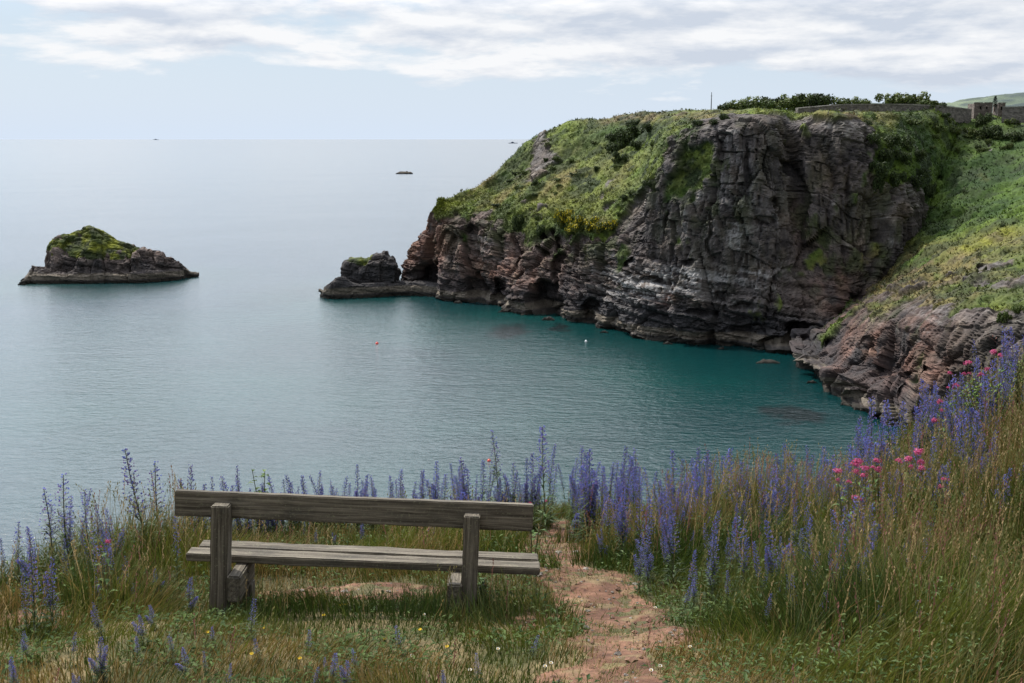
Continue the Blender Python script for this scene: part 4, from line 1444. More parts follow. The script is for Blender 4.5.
def valerian_head(seed):
    r = random.Random(seed)
    b = MB()
    lobes = [(r.uniform(-.55, .55), r.uniform(-.55, .55), r.uniform(-.35, .45), r.uniform(.32, .55)) for _ in range(6)] + [(0, 0, .3, .6)]
    for k in range(210):
        lx, ly, lz, lr = r.choice(lobes)
        a = r.uniform(0, 6.28); u = r.uniform(-.5, 1)
        rr = math.sqrt(max(0, 1 - u * u)) * r.uniform(.6, 1.1)
        p = Vector((lx + math.cos(a) * rr * lr, ly + math.sin(a) * rr * lr, lz + u * lr * .85))
        n = Vector((math.cos(a) * rr, math.sin(a) * rr, u)).normalized()
        t = n.cross(Vector((.2, .3, 1))).normalized(); w = n.cross(t)
        s = r.uniform(.06, .13)
        c = r.choice([(0.3, 0.05, 0.1), (0.55, 0.07, 0.2), (0.62, 0.11, 0.27), (0.46, 0.05, 0.16), (0.7, 0.2, 0.36)])
        b.add([tuple(p + t * s), tuple(p + w * s + n * s * .5), tuple(p - t * s), tuple(p - w * s + n * s * .4)], [(0, 1, 2, 3)], c)
    return b.mesh('flower_head', M_PETAL)


VH = [valerian_head(i) for i in range(4)]


def valerian(px, ybase, heads, label, group='pink valerian plants'):
    """heads: (px, py, size px)"""
    p = Vector(ground_hit(px, ybase + 26))
    b = MB()
    pos = []
    for (hx, hy, s) in heads:
        yy = p.y + PR.uniform(-.12, .12)
        q = Vector(at(hx, hy, yy)) - p
        pos.append((q, s / F * yy * .5 * 1.12))
        mid = Vector((q.x * .45, q.y * .45, q.z * .55))
        b.tube([(0, 0, 0), tuple(mid), tuple(q)], [.006, .005, .003], 5, (0.13, 0.12, 0.06))
        for k in range(9):
            t = PR.uniform(.1, .85)
            pp = mid * (t * 2) if t < .5 else mid.lerp(q, t * 2 - 1)
            a = PR.uniform(0, 6.28)
            b.leaf(tuple(pp), (math.cos(a), math.sin(a), PR.uniform(0, .6)), (0, 0, 1), PR.uniform(.05, .10), .032, PR.choice([(0.09, 0.16, 0.04), (0.12, 0.19, 0.05), (0.07, 0.12, 0.035)]), .15, .25)
    o = link('valerian_plant', b.mesh('valerian_leaves', M_LEAF), None, p)
    tag(o, label, 'wildflower', group)
    for q, s in pos:
        h = link('flower_head', PR.choice(VH), o, q)
        h.scale = (s, s, s * PR.uniform(.85, 1.05))
        h.rotation_euler = (PR.uniform(-.2, .2), PR.uniform(-.2, .2), PR.uniform(0, 6))


valerian(846, 548, [(836, 472, 11), (849, 482, 6), (856, 499, 9), (838, 480, 5), (860, 500, 5)], 'pink valerian at the left end of the main pink patch')
valerian(862, 540, [(857, 464, 14), (866, 470, 9), (863, 477, 9), (856, 472, 8)], 'pink valerian with a large round head above smaller heads')
valerian(880, 536, [(876, 462, 10), (878, 470, 9), (872, 468, 6)], 'pink valerian in the middle of the main pink patch')
valerian(908, 530, [(899, 461, 8), (908, 460, 11), (917, 454, 13), (921, 463, 10), (922, 469, 8), (912, 468, 7)], 'pink valerian with the broadest cluster, right of the patch')
valerian(948, 540, [(945, 480, 8), (941, 487, 6)], 'small pink valerian right of the main patch')
valerian(996, 420, [(993, 353, 9), (1001, 356, 6)], 'pink valerian high on the bank below the bugloss pair')
valerian(975, 430, [(968, 364, 8), (964, 374, 5), (969, 374, 5), (981, 375, 7), (988, 370, 6)], 'pink valerian with five small heads on the upper bank')
valerian(955, 440, [(949, 374, 6), (956, 386, 7), (948, 388, 4)], 'pink valerian at the left edge of the upper bank against rock')
valerian(940, 465, [(940, 402, 7), (942, 411, 5), (935, 422, 9)], 'pink valerian against the dark cave at the foot of the bank')
valerian(108, 590, [(107, 543, 8), (100, 547, 4)], 'pink valerian among the bugloss left of the bench')
valerian(532, 548, [(530, 503, 4), (546, 501, 4)], 'pair of tiny pink blooms at the right end of the backrest')


def leafy(px, ybase, ytop, wpx, n, label, cat, name, seed, cols=((0.10, 0.17, 0.035), (0.14, 0.2, 0.04), (0.07, 0.12, 0.03)), leafL=.09):
    r = random.Random(seed)
    p = Vector(ground_hit(px, ybase))
    q = Vector(at(px, ytop, p.y))
    h = q.z - p.z
    w = wpx / F * p.y * 1.05
    b = MB()
    lv = MB()
    ns = max(1, int(n / 26))
    for s in range(ns):
        a = r.uniform(0, 6.28); rr = w * .5 * math.sqrt(r.random()) if ns > 1 else .02
        e = Vector((math.cos(a) * rr, math.sin(a) * rr, h * r.uniform(.7, 1) if ns > 1 else h))
        b.tube([(0, 0, 0), (e.x * .4, e.y * .4, e.z * .5), tuple(e)], [.008, .006, .003], 5, (0.10, 0.10, 0.045))
        for k in range(26):
            t = r.uniform(.2, 1)
            pp = Vector((e.x * t, e.y * t, e.z * t))
            a = k * 2.4
            lv.leaf(tuple(pp), (math.cos(a), math.sin(a), r.uniform(-.1, .8)), (0, 0, 1), leafL * r.uniform(.6, 1.2) * (1.15 - .5 * t), leafL * .45, r.choice(cols), .15, .25)
    o = link(name, b.mesh(name, M_LEAF), None, p)
    tag(o, label, cat)
    link('leaves', lv.mesh('leaves', M_LEAF), o)


leafy(264, 545, 457, 34, 60, 'tall leafy green shoot rising above the backrest', 'plant', 'leafy_shoot', 3, leafL=.10)
leafy(985, 450, 374, 60, 700, 'bright green leafy shrub among pink blooms on the bank', 'shrub', 'leafy_shrub', 5, ((0.13, 0.2, 0.03), (0.18, 0.24, 0.035), (0.08, 0.13, 0.03)), .07)
leafy(1016, 420, 350, 40, 450, 'yellow green leafy shrub at the top right of the bank', 'shrub', 'leafy_shrub', 6, ((0.16, 0.2, 0.04), (0.2, 0.24, 0.05), (0.1, 0.14, 0.03)), .06)
leafy(925, 545, 484, 36, 160, 'fresh green leafy plant under the broad pink cluster', 'plant', 'leafy_plant', 7, leafL=.07)
leafy(480, 610, 582, 60, 130, 'dark green leafy tuft growing round the right bench post', 'plant', 'leafy_plant', 8, ((0.05, 0.10, 0.025), (0.07, 0.12, 0.03)), .08)


def small_flower(px, py, kind, label, h=.12):
    p = Vector(ground_hit(px, py + 6))
    top = Vector(at(px, py, p.y))
    hh = max(.04, top.z - p.z)
    b = MB()
    b.tube([(0, 0, 0), (.004, 0, hh * .5), (0, 0, hh)], [.002, .002, .002], 4, (0.1, 0.13, 0.04))
    o = link(kind, b.mesh(kind, M_LEAF), None, p)
    f = MB()
    col = {'daisy': (0.75, 0.73, 0.68), 'buttercup': (0.75, 0.5, 0.02), 'hawkbit': (0.8, 0.42, 0.02)}[kind]
    n = 9 if kind == 'daisy' else 7
    R = {'daisy': .0115, 'buttercup': .012, 'hawkbit': .014}[kind]
    tip = Vector((0, -.25, 1)).normalized()
    for k in range(n):
        a0, a1 = 6.283 * k / n, 6.283 * (k + .8) / n
        f.add([(0, 0, hh), (R * math.cos(a0), R * math.sin(a0), hh + .006 - R * .3 * math.sin(-a0) * 1), (R * math.cos(a1), R * math.sin(a1), hh + .006 + R * .3 * math.sin(a1))], [(0, 1, 2)], col)
    link('petals', f.mesh('petals', M_PETAL), o)
    if kind == 'daisy':
        c = MB()
        c.tube([(0, 0, hh), (0, 0, hh + .008)], [.006, .004], 6, (0.6, 0.4, 0.03))
        link('flower_centre', c.mesh('flower_centre', M_PETAL), o)
    tag(o, label, 'wildflower', {'daisy': 'white daisies in the meadow', 'buttercup': 'small yellow meadow flowers', 'hawkbit': 'orange yellow hawkbit under the bench'}[kind])


small_flower(341, 605, 'hawkbit', 'left bloom of the orange yellow pair under the seat')
small_flower(346, 605, 'hawkbit', 'right bloom of the orange yellow pair under the seat')
for (px, py) in [(264, 628), (252, 655), (324, 616), (447, 648), (208, 633), (300, 660), (420, 630), (385, 640)]:
    small_flower(px, py, 'buttercup', 'tiny yellow flower in the turf in front of the bench')
for (px, py) in [(412, 657), (498, 650), (424, 615), (275, 600), (470, 672), (551, 665), (545, 668)]:
    small_flower(px, py, 'daisy', 'tiny white daisy in the turf before the bench')
for (px, py) in [(651, 672), (660, 668), (690, 648), (655, 608), (730, 652), (820, 655)]:
    small_flower(px, py, 'daisy', 'tiny white daisy at the right edge of the path')
for (px, py) in [(1021, 426), (1022, 450), (950, 418), (1008, 460), (985, 505)]:
    small_flower(px, py, 'daisy', 'white daisy in dry grass on the right hand bank')


# ------------------------------------------------------------------ vegetation across the water
def headland_scrub():
    V, rock, c = HL['V'], HL['rock'], HL['col']
    rp = HL['rp']
    X, Y, D = HL['scr']
    ok = (rock < .45) & ((rp > 3.3) & (rp < 7.6))[None, :] & (X > 380) & (X < 1090) & (Y < 345)
    idx = np.argwhere(ok)
    r = np.random.default_rng(77)
    n = 30000
    sel = idx[r.integers(0, len(idx), n)]
    p = V[sel[:, 0], sel[:, 1]] + r.normal(0, .15, (n, 3))
    col = c[sel[:, 0], sel[:, 1]] * r.uniform(.6, 1.5, n)[:, None]
    sc = r.uniform(.18, .55, n) * (1 + .8 * (r.random(n) < .08))
    vs, fs = [], []
    K = 5
    for k in range(K):
        a = r.uniform(0, 2 * np.pi, n)
        el = r.uniform(.2, 1.4, n)
        d = np.stack([np.cos(a) * np.cos(el), np.sin(a) * np.cos(el), np.sin(el)], -1)
        s = np.stack([-np.sin(a), np.cos(a), np.zeros(n)], -1)
        o = d * (sc * r.uniform(.1, .4, n))[:, None]
        L = (sc * r.uniform(.5, 1, n))[:, None]
        W = (sc * r.uniform(.2, .4, n))[:, None]
        vs += [p + o - s * W, p + o + s * W, p + o + d * L]
    Vv = np.stack(vs, 1)
    C = np.repeat(col[:, None, :], 3 * K, 1)
    base = (np.arange(n) * 3 * K)[:, None]
    t = np.concatenate([base + np.array((3 * k, 3 * k + 1, 3 * k + 2)) for k in range(K)])
    me = mesh_np('headland_scrub', Vv.reshape(-1, 3), [t], M_SCRUB, C.reshape(-1, 3))
    tag(link('headland_scrub', me), 'rough grass and low scrub covering the headland slopes', 'ground cover', kind='stuff')


headland_scrub()


def bush_mesh(seed, cols, nleaf=1500, leaf=.1, fl=None):
    """a crown of many small leaves set in uneven clumps, unit half-width, about 0.9 high"""
    r = np.random.default_rng(seed)
    nb = 13
    ctr = np.stack([r.uniform(-.72, .72, nb), r.uniform(-.72, .72, nb), r.uniform(.08, .62, nb)], -1)
    rad = r.uniform(.2, .42, nb)
    k = r.integers(0, nb, nleaf)
    d = r.normal(0, 1, (nleaf, 3)); d /= np.linalg.norm(d, axis=1, keepdims=True)
    p = ctr[k] + d * (rad[k] * r.uniform(.6, 1.08, nleaf))[:, None]
    p[:, 2] = np.maximum(p[:, 2], -.15)
    n = d + r.normal(0, .5, (nleaf, 3)); n /= np.linalg.norm(n, axis=1, keepdims=True)
    t = np.cross(n, r.normal(0, 1, (nleaf, 3))); t /= np.linalg.norm(t, axis=1, keepdims=True) + 1e-9
    w = np.cross(n, t)
    s = (leaf * r.uniform(.6, 1.3, nleaf))[:, None]
    V = np.stack([p - t * s, p + w * s * .6, p + t * s, p - w * s * .6], 1)
    cc = np.array(cols)
    c = cc[r.integers(0, len(cc), nleaf)] * r.uniform(.65, 1.35, nleaf)[:, None] * (0.8 + .4 * r.random(nb)[k])[:, None]
    if fl is not None:
        m = (r.random(nleaf) < fl[1]) & (d[:, 2] > -.2)
        c[m] = np.array(fl[0])
    C = np.repeat(c[:, None, :], 4, 1)
    base = (np.arange(nleaf) * 4)[:, None]
    return mesh_np('bush', V.reshape(-1, 3), [base + np.arange(4)], M_SCRUB, C.reshape(-1, 3))


DKG = [(0.022, 0.036, 0.011), (0.034, 0.05, 0.014), (0.045, 0.064, 0.017)]
MDG = [(0.045, 0.068, 0.016), (0.06, 0.088, 0.02), (0.085, 0.105, 0.022)]
BUSH = {'dark': [bush_mesh(200 + i, DKG, 1500, .085) for i in range(4)],
        'mid': [bush_mesh(220 + i, MDG, 1500, .085) for i in range(4)],
        'gorse': [bush_mesh(240 + i, [(0.06, 0.08, 0.015), (0.09, 0.1, 0.02)], 1300, .09, ((0.42, 0.34, 0.015), .4)) for i in range(3)]}
BR = random.Random(9)


def bush(px, ybase, wpx, hpx, kind, label, group, name='bush', dist=None, cat='bush'):
    p = at(px, ybase, dist) if dist else tuple(pick(px, ybase))
    D = p[1]
    o = link(name, BR.choice(BUSH[kind]), None, (p[0], p[1], p[2] - .25))
    s = wpx / F * D / 1.9
    o.scale = (s, s * .9, hpx / F * D / .92)
    o.rotation_euler = (0, 0, BR.uniform(0, 6.28))
    tag(o, label, cat, group)


G1 = 'bushes along the skyline behind the fort wall'
for (px, yb, w, h, l) in [
    (728, 112, 22, 8, 'low bush at the left end of the skyline thicket'), (742, 112, 26, 12, 'rounded bush sloping down left of the thicket top'), (757, 111, 26, 14, 'bush in the middle of the left skyline thicket'),
    (771, 111, 24, 14, 'bush just left of the dip in the skyline thicket'), (783, 111, 22, 12, 'lower bush in the dip of the skyline thicket'), (797, 109, 26, 14, 'bush above the left end of the fort wall'),
    (811, 108, 26, 14, 'tall dark bush crowning the thicket above the wall end'), (825, 107, 22, 13, 'dark bush right of the thicket crown'), (845, 106, 20, 9, 'small bush above the wall right of the thicket'), (860, 106, 16, 8, 'smallest bush above the wall before the gap'),
    (893, 105, 24, 11, 'left half of the separate bush clump over the wall'), (909, 105, 28, 12, 'right half of the separate bush clump over the wall'), (926, 106, 22, 7, 'low bush trailing right of the separate clump'), (940, 107, 12, 5, 'last tiny bush over the wall')]:
    bush(px, yb + 1, w * 1.3, h * 1.25, 'mid' if px in (742, 757, 783, 797, 845, 860, 893, 926, 909) else 'dark', l, G1, 'bush', 336 + BR.uniform(-2, 3))
G2 = 'dark shrubs down the corner of the cliff'
for (px, yb, w, h) in [(878, 140, 18, 9), (892, 142, 22, 12), (908, 146, 22, 14), (886, 158, 22, 14), (903, 162, 26, 16), (920, 160, 20, 12), (884, 176, 22, 16), (900, 182, 24, 16), (918, 186, 20, 14), (930, 192, 16, 14), (924, 178, 18, 12), (877, 190, 12, 14), (872, 170, 12, 10)]:
    bush(px, yb, w, h, 'dark' if BR.random() < .75 else 'mid', 'dark shrub in the thicket between the rounded cliff and the green slope', G2)
G3 = 'bushes on the slope below the ruined fort'
for (px, yb, w, h, k, l) in [(984, 122, 18, 12, 'dark', 'darkest round bush below the ruined building'), (985, 135, 24, 14, 'dark', 'large dark bush on the slope under the ruin'), (1000, 137, 18, 9, 'dark', 'dark bush right of the large one below the ruin'),
                             (957, 134, 20, 8, 'mid', 'green bush on the slope left of the dark pair'), (970, 133, 16, 8, 'mid', 'green bush touching the large dark bush'), (1016, 137, 20, 10, 'dark', 'dark bush at the right edge below the fort'), (940, 128, 20, 8, 'mid', 'bush on the slope below the long wall'),
                             (915, 122, 22, 6, 'mid', 'low bush beneath the middle of the long wall'), (870, 121, 10, 4, 'dark', 'small dark bush on the straw coloured cliff shoulder'), (1010, 122, 16, 7, 'mid', 'green bush right of the ruin on the slope'), (945, 114, 14, 5, 'dark', 'bush against the foot of the long wall')]:
    bush(px, yb, w, h, k, l, G3)
G4 = 'dark bushes in the hollow of the headland'
for (px, yb, w, h) in [(612, 150, 20, 12), (624, 140, 24, 14), (636, 132, 22, 10), (648, 129, 18, 8), (618, 158, 18, 10), (634, 146, 18, 10), (608, 138, 14, 8), (630, 122, 16, 6), (515, 226, 14, 16), (538, 236, 10, 10)]:
    bush(px, yb, w, h, 'dark', 'dark bush in the hollow high on the headland' if px > 600 else 'dark bush hanging at the cliff lip of the headland', G4 if px > 600 else 'bushes at the cliff lip')
for (px, yb, w, h, l) in [(697, 122, 14, 6, 'dark bush just left of the sheer cliff top'), (712, 122, 14, 6, 'low bush below the mast'), (725, 116, 12, 6, 'bush right of the mast foot')]:
    bush(px, yb, w, h, 'dark', l, 'bushes near the mast')
for (px, yb, w, h, l) in [(562, 222, 16, 14, 'yellow gorse at the left of the blooming group on the headland'), (578, 226, 18, 12, 'yellow gorse in the middle of the blooming group'), (594, 228, 22, 12, 'brightest yellow gorse, low right of the group'), (610, 226, 16, 8, 'fading gorse at the right of the blooming group'), (570, 230, 14, 8, 'small gorse at the cliff lip under the group')]:
    bush(px, yb, w * 1.25, h * 1.2, 'gorse', l, 'yellow gorse on the headland lip', 'gorse_bush', cat='gorse')
for (px, yb, w, h, l) in [(1003, 318, 18, 12, 'round green bush on the near terrace of the right cliff'), (1018, 310, 16, 10, 'green bush at the right edge of the near terrace'), (962, 190, 5, 4, 'lone dark dot of bush on the green slope'), (1001, 224, 5, 4, 'lower of two dark dots on the green slope'), (1012, 222, 4, 4, 'right of two dark dots on the green slope')]:
    bush(px, yb, w, h, 'mid' if px in (1003, 1018) else 'dark', l, 'lone bushes on the right slope')

for i in range(46):
    px, py = BR.uniform(470, 655), BR.uniform(128, 222)
    if py < np.interp(px, [470, 540, 655], [200, 140, 122]) + 4: continue
    bush(px, py, BR.uniform(5, 12), BR.uniform(2.5, 6), BR.choice(['dark', 'mid', 'mid']), 'low green shrub scattered over the left grassy slope of the headland', 'low shrubs scattered on the left slope', 'shrub', cat='shrub')
for i in range(22):
    px, py = BR.uniform(930, 1030), BR.uniform(118, 150)
    bush(px, py, BR.uniform(7, 14), BR.uniform(3, 6), BR.choice(['dark', 'mid', 'mid']), 'low green shrub in the rough ground under the fort walls', 'low shrubs under the fort walls', 'shrub', cat='shrub')

# ------------------------------------------------------------------ the old fort on the skyline
M_WALL = stone_mat('fort_masonry', (0.125, 0.11, 0.095))
M_COPE = stone_mat('coping_stone', (0.17, 0.155, 0.135), (0.5, 1.5))
M_RUIN = stone_mat('ruin_masonry', (0.12, 0.095, 0.08))


def wall_run(name, pts, zt, zb, th, cope, parent_label, cat, group=None):
    """a wall along plan points, zt/zb = top and bottom heights per point"""
    root = link(name, None, None, (pts[0][0], pts[0][1], zb[0]))
    o = np.array((pts[0][0], pts[0][1], zb[0]))
    def strip(bt, tp, w):
        vs, q = [], []
        n = len(pts)
        for i in range(n):
            a = np.array(pts[max(i - 1, 0)]); c = np.array(pts[min(i + 1, n - 1)])
            t = (c - a) / (np.linalg.norm(c - a) + 1e-9)
            nn = np.array((t[1], -t[0])) * w / 2
            for sgn in (1, -1):
                for zz in (bt[i], tp[i]):
                    vs.append((pts[i][0] + nn[0] * sgn - o[0], pts[i][1] + nn[1] * sgn - o[1], zz - o[2]))
        for i in range(n - 1):
            a, b = 4 * i, 4 * i + 4
            q += [(a, b, b + 1, a + 1), (a + 2, a + 3, b + 3, b + 2), (a + 1, b + 1, b + 3, a + 3), (a, a + 2, b + 2, b)]
        q += [(0, 1, 3, 2), (4 * n - 4, 4 * n - 2, 4 * n - 1, 4 * n - 3)]
        return vs, np.array(q)
    v, q = strip(zb, [z - cope for z in zt], th)
    link('wall', mesh_np('wall', v, [q], M_WALL), root)
    v, q = strip([z - cope + .003 for z in zt], zt, th + .25)
    link('coping', mesh_np('coping', v, [q], M_COPE), root)
    tag(root, parent_label, cat, group)
    return root


wp, zt, zb = [], [], []
for (px, yt, yb, d) in [(797, 108, 128, 306), (806, 107, 127, 307), (816, 106.3, 122, 309), (832, 104.8, 118, 312), (850, 104.0, 115, 315), (880, 103.6, 115, 320), (910, 104, 115, 326), (940, 105.5, 115, 334), (970, 109, 117, 344)]:
    a = at(px, yt, d); b = at(px, yb, d)
    wp.append((a[0], a[1])); zt.append(a[2]); zb.append(b[2] - 2.5)
wall_run('fort_wall', wp, zt, zb, 1.2, .35, 'long grey stone fort wall along the top of the headland', 'wall')
wp, zt, zb = [], [], []
for (px, yt, yb, d) in [(1003, 106.5, 114, 340), (1015, 106.5, 114, 338), (1030, 106, 114, 336), (1060, 105, 114, 332), (1100, 105, 114, 330)]:
    a = at(px, yt, d); b = at(px, yb, d)
    wp.append((a[0], a[1])); zt.append(a[2]); zb.append(b[2] - 2.5)
wall_run('fort_wall', wp, zt, zb, 1.0, .3, 'dark stone wall right of the ruined building at the frame edge', 'wall')


def ruin(px0, px1, yt, yb, d, dep, label, holes):
    a = np.array(at(px0, yb, d)); b = np.array(at(px1, yb, d)); t = np.array(at(px0, yt, d))
    W, H = b[0] - a[0], t[2] - a[2]
    root = link('ruined_building', None, None, tuple(a))
    tag(root, label, 'building')
    # front wall built of piers and lintels around the openings
    b_ = MB()
    def box(x0, x1, y0, y1, z0, z1, mb=b_):
        v = [(x, y, z) for x in (x0, x1) for y in (y0, y1) for z in (z0, z1)]
        mb.add(v, [(0, 1, 3, 2), (4, 6, 7, 5), (0, 4, 5, 1), (2, 3, 7, 6), (0, 2, 6, 4), (1, 5, 7, 3)], (1, 1, 1))
    xs = 0.0
    for (h0, h1, zl, zh) in holes:
        box(xs * W, h0 * W, 0, .5, -2, H)
        if zl > 0: box(h0 * W, h1 * W, .003, .497, -2, zl * H)
        box(h0 * W, h1 * W, .003, .497, zh * H, H * .985)
        xs = h1
    box(xs * W, W, 0, .5, -2, H)
    box(0, .5, .5, dep, -2, H * .95)
    box(W - .5, W, .5, dep, -2, H * .9)
    box(.5, W - .5, dep - .5, dep - .003, -2, H * .8)
    link('wall', b_.mesh('wall', M_RUIN), root)
    c = MB()
    box(-.15, W * .45, -.12, .62, H + .003, H + .22, c)
    box(W * .55, W + .15, -.12, .62, H + .003, H + .22, c)
    link('parapet', c.mesh('parapet', M_COPE), root)
    r = MB()
    box(.5, W - .5, .5, dep - .5, H * .62, H * .66, r)
    link('roof', r.mesh('roof', M_RUIN), root)


ruin(974, 992, 103, 112, 346, 5, 'brown ruined stone building left of the small dark conifer on the skyline', [(.30, .42, .3, .7), (.66, .76, .3, .7)])
ruin(998, 1005, 103.2, 112, 350, 4, 'small brown stone block right of the small dark conifer on the skyline', [(.35, .65, .2, .7)])


def conifer(px, ybase, ytop, dist, label):
    p = at(px, ybase, dist)
    h = (ybase - ytop) / F * dist
    root = link('conifer', None, None, p)
    t = MB()
    t.tube([(0, 0, -.5), (0, 0, h * .5), (0, 0, h * .95)], [.18, .12, .03], 6, (0.09, 0.06, 0.04))
    link('trunk', t.mesh('trunk', M_LEAF), root)
    r = np.random.default_rng(3)
    n = 900
    z = r.uniform(.12, 1, n) ** .8
    a = r.uniform(0, 6.28, n)
    rad = (1 - z) * .32 * h * r.uniform(.5, 1.1, n) + .1
    c = np.stack([np.cos(a) * rad, np.sin(a) * rad, z * h], -1)
    d = np.stack([np.cos(a), np.sin(a), r.uniform(-.5, .4, n)], -1)
    s = np.stack([-np.sin(a), np.cos(a), 0 * a], -1)
    V = np.stack([c - s * .12, c + s * .12, c + d * .35], 1)
    C = np.repeat((np.array((0.02, 0.035, 0.03)) * r.uniform(.6, 1.5, n)[:, None])[:, None, :], 3, 1)
    link('crown', mesh_np('crown', V.reshape(-1, 3), [(np.arange(n) * 3)[:, None] + np.arange(3)], M_SCRUB, C.reshape(-1, 3)), root)
    tag(root, label, 'tree')


conifer(994.5, 110, 96.5, 352, 'small dark conifer between the two ruined stone blocks')

# mast
p = at(711, 113.5, 352)
mt = link('mast', None, None, p)
tag(mt, 'thin dark mast standing alone on the headland skyline', 'mast')
M_MAST = plain_mat('painted_steel', (0.045, 0.045, 0.05), 0.5, 5)
hM = (113.5 - 93) / F * 352
b = MB(); b.tube([(0, 0, -.5), (0, 0, hM * .6), (0, 0, hM)], [.16, .13, .08], 8)
link('pole', b.mesh('pole', M_MAST), mt)
b = MB(); b.tube([(-.28, 0, hM * .82), (.28, 0, hM * .82)], [.05, .05], 6)
link('cross_arm', b.mesh('cross_arm', M_MAST), mt)
b = MB(); b.tube([(0, 0, -.3), (0, 0, .35)], [.5, .42], 8)
link('base', b.mesh('base', M_WALL), mt)

# a low roofline far back on the headland, left of the mast
p = at(703, 113.2, 366)
hut = link('low_hut', None, None, p)
b = MB()
b.add([(-1.4, 0, -1), (1.4, 0, -1), (1.4, 2, -1), (-1.4, 2, -1), (-1.4, 0, .5), (1.4, 0, .5), (1.4, 2, .5), (-1.4, 2, .5)], [(0, 1, 5, 4), (1, 2, 6, 5), (2, 3, 7, 6), (3, 0, 4, 7)])
link('wall', b.mesh('wall', M_COPE), hut)
b = MB()
b.add([(-1.6, -.2, .503), (1.6, -.2, .503), (1.6, 2.2, .503), (-1.6, 2.2, .503), (-1.5, 1, .85), (1.5, 1, .85)], [(0, 1, 5, 4), (2, 3, 4, 5), (1, 2, 5), (3, 0, 4), (0, 3, 2, 1)])
link('roof', b.mesh('roof', M_COPE), hut)
tag(hut, 'tiny pale hut roof on the skyline left of the mast', 'hut')


# distant hill
def hills():
    xs = np.linspace(560, 1500, 160); ys = np.linspace(1500, 2300, 60)
    X, Y = np.meshgrid(xs, ys, indexing='ij')
    # skyline of the hill at 1800 m
    sky_px = CX + F * xs / (1800 * CP)
    top = np.interp(sky_px, [950, 962, 975, 990, 1005, 1015, 1024, 1060, 1200, 1500], [104.5, 103.2, 101, 99, 97.5, 95.5, 94, 92, 88, 84])
    zt = CAMZ + (139.5 - top) / F * 1800
    prof = np.exp(-((Y - 1850) / 300) ** 2)
    Z = 30 + (zt[:, None] - 30) * prof + fbm(X / 22, Y / 22, 0 * X, 3, 140) * 2.5 * prof
    n = fbm(X / 70, Y / 70, 0 * X, 3, 141); cv, ce = cells(X / 130, Y / 170, 0 * X, 142)
    c = lerp3((0.045, 0.065, 0.05), (0.11, 0.14, 0.085), sstep(-.6, .7, cv + .3 * n))
    c = lerp3(c, (0.03, 0.045, 0.045), sstep(.05, .5, fbm(X / 30, Y / 30, 0 * X, 3, 143)) * .9)
    me = mesh_np('hills', np.stack([X, Y, Z], -1).reshape(-1, 3), [grid_faces(*X.shape)], M_ROCK, c.reshape(-1, 3), smooth=True)
    tag(link('hills', me), 'distant wooded hill with fields behind the fort', 'hill', kind='structure')


hills()


# ------------------------------------------------------------------ small things on the water
def sea_point(px, py):
    d = ray(px, py); s = -CAMZ / d[2]
    return (d[0] * s, d[1] * s, 0)


def buoy(px, py, r, col, label):
    m = plain_mat('buoy_plastic', col, .4, 3, .9, 1.1)
    root = link('buoy', None, None, sea_point(px, py))
    b = MB()
    b.tube([(0, 0, -r * .7), (0, 0, -r * .3), (0, 0, r * .3), (0, 0, r * .8), (0, 0, r * 1.05)], [r * .7, r * .97, r * .97, r * .6, r * .2], 12)
    link('float', b.mesh('float', m, True), root)
    b = MB(); b.tube([(0, 0, r * 1.0), (0, 0, r * 1.6)], [r * .16, r * .12], 6)
    link('eye', b.mesh('eye', m), root)
    tag(root, label, 'buoy')


buoy(377, 343.8, .42, (0.65, 0.05, 0.03), 'red buoy out on the bright water of the bay')
buoy(489, 461, .3, (0.65, 0.07, 0.03), 'red buoy on the water just above the bugloss row')
buoy(586, 341.5, .33, (0.75, 0.75, 0.75), 'white buoy on dark water below the cliff')


def ship(px, py, Lm, label, name='ship'):
    p = sea_point(px, py)
    root = link(name, None, None, p)
    root.rotation_euler = (0, 0, .15)
    m = plain_mat('ship_paint', (0.07, 0.10, 0.16), .6, .2, .85, 1.15)
    b = MB()
    h = Lm * .06
    out = [(-.5, .0), (-.46, .06), (.30, .07), (.5, 0), (.30, -.07), (-.46, -.06)]
    v = [(x * Lm * .96, y * Lm * .8, -1) for x, y in out] + [(x * Lm, y * Lm, h) for x, y in out]
    b.add(v, [(0, 1, 7, 6), (1, 2, 8, 7), (2, 3, 9, 8), (3, 4, 10, 9), (4, 5, 11, 10), (5, 0, 6, 11), (6, 7, 8, 11), (8, 9, 10, 11)])
    link('hull', b.mesh('hull', m), root)
    def box(name_, x0, x1, w, z0, z1):
        c = MB()
        vv = [(x * Lm, y * w * Lm, z) for x in (x0, x1) for y in (-1, 1) for z in (z0, z1)]
        c.add(vv, [(0, 1, 3, 2), (4, 6, 7, 5), (0, 4, 5, 1), (2, 3, 7, 6), (1, 5, 7, 3)])
        link(name_, c.mesh(name_, m), root)
    box('deckhouse', -.22, .12, .05, h + .01, h * 2.1)
    box('bridge', -.12, -.0, .045, h * 2.1 + .01, h * 2.9)
    tag(root, label, 'ship')


ship(513, 143.4, 110, 'distant blue grey ship on the horizon just left of the headland')
ship(156, 139.9, 330, 'barely visible ship on the far left horizon')

# ------------------------------------------------------------------ light, sky, camera
SUN = Vector((-0.44, 0.48, 0.92)).normalized()
el = math.asin(SUN.z)
az = math.atan2(SUN.x, SUN.y)
li = bpy.data.lights.new('sun', 'SUN')
li.energy = 5.0
li.angle = math.radians(0.6)
li.color = (1.0, 0.945, 0.85)
so = bpy.data.objects.new('sun', li)
COL.objects.link(so)
so.rotation_euler = SUN.to_track_quat('Z', 'Y').to_euler()

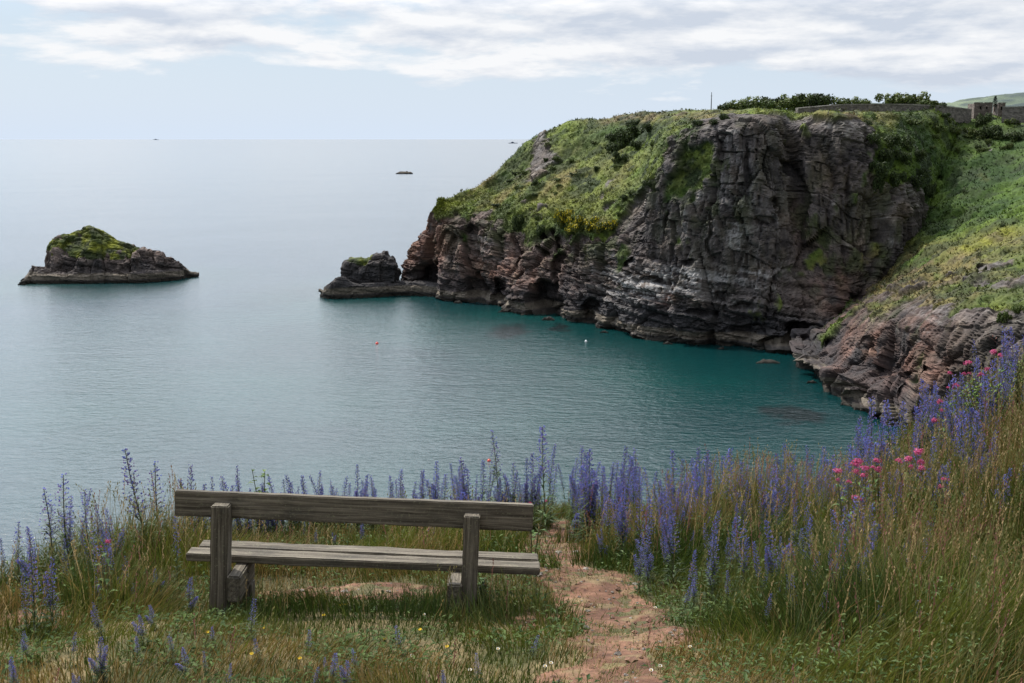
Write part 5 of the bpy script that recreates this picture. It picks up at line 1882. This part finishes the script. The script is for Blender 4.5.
w = bpy.data.worlds.new('World')
scene.world = w
w.use_nodes = True
nt = w.node_tree
N, L = nt.nodes, nt.links
N.clear()
out = N.new('ShaderNodeOutputWorld')
bg = N.new('ShaderNodeBackground')
sky = N.new('ShaderNodeTexSky')
sky.sky_type = 'NISHITA'
sky.sun_disc = False
sky.sun_elevation = el
sky.sun_rotation = az
sky.altitude = 50
sky.air_density = 1.0
sky.dust_density = 0.8
sky.ozone_density = 1.2
STR = 0.1
tc = N.new('ShaderNodeTexCoord')
sep = N.new('ShaderNodeSeparateXYZ')
L.new(tc.outputs['Generated'], sep.inputs[0])


def cloud_noise(dz):
    mp = N.new('ShaderNodeMapping')
    mp.inputs['Scale'].default_value = (5.4, 5.4, 23)
    mp.inputs['Location'].default_value = (3.1, 1.7, .4 + dz)
    L.new(tc.outputs['Generated'], mp.inputs[0])
    n = noise_node(nt, 1.0, 10, 0.58, mp.outputs[0], 0.1)
    return n.outputs[0]


c0 = cloud_noise(0.0)
cu = cloud_noise(0.20)
# more cloud higher up and towards the right of the view
cover = math_node(nt, 'ADD', maprange(nt, sep.outputs[2], 0.028, 0.085, -0.19, 0.085), maprange(nt, sep.outputs[0], -0.40, 0.40, -0.085, 0.17))
dens = math_node(nt, 'ADD', c0, cover)
fac = maprange(nt, dens, 0.455, 0.555, 0.0, 0.95)
lit = math_node(nt, 'SUBTRACT', c0, cu)
litf = maprange(nt, math_node(nt, 'SUBTRACT', lit, maprange(nt, dens, 0.5, 0.75, 0.0, 0.09)), -0.12, 0.03, 0.0, 1.0)
cc = mixcol(nt, litf, (6.2, 6.8, 7.8), (9.6, 9.65, 9.8))
# thin veil that whitens the sky near the horizon
veil = maprange(nt, sep.outputs[2], 0.0, 0.16, 0.97, 0.42)
skyc = mixcol(nt, veil, sky.outputs[0], (6.9, 8.0, 9.5))
col = mixcol(nt, fac, skyc, cc)
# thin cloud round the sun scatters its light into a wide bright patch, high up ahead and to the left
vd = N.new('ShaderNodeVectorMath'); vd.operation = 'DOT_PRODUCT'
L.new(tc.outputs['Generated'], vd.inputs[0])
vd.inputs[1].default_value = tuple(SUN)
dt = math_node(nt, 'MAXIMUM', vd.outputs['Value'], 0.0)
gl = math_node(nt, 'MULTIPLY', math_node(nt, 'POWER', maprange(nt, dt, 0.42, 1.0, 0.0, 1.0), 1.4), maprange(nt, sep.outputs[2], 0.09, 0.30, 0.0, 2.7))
# upper sky gain added: brightens the sea from ahead, dulled behind to darken cliffs
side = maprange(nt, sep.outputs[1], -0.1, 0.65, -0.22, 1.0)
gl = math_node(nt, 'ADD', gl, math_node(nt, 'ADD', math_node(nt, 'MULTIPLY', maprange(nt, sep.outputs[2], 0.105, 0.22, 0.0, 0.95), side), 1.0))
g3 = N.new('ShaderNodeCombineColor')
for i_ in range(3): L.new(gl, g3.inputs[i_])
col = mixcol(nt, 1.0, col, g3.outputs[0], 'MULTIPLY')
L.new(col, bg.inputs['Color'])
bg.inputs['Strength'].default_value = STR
L.new(bg.outputs[0], out.inputs[0])

cam = bpy.data.cameras.new('camera')
cam.sensor_width = 36
cam.lens = F / 1024 * 36
cam.clip_start = 0.1
cam.clip_end = 400000
co = bpy.data.objects.new('camera', cam)
COL.objects.link(co)
co.location = (0, 0, CAMZ)
co.rotation_euler = (math.radians(90) - PITCH, 0, 0)
scene.camera = co

scene.view_settings.view_transform = 'Standard'
scene.view_settings.look = 'None'
scene.view_settings.exposure = 0.0
scene.view_settings.gamma = 1.0
scene.view_settings.use_curve_mapping = False
scene.cycles.use_denoising = True
scene.cycles.max_bounces = 6
scene.cycles.sample_clamp_indirect = 6
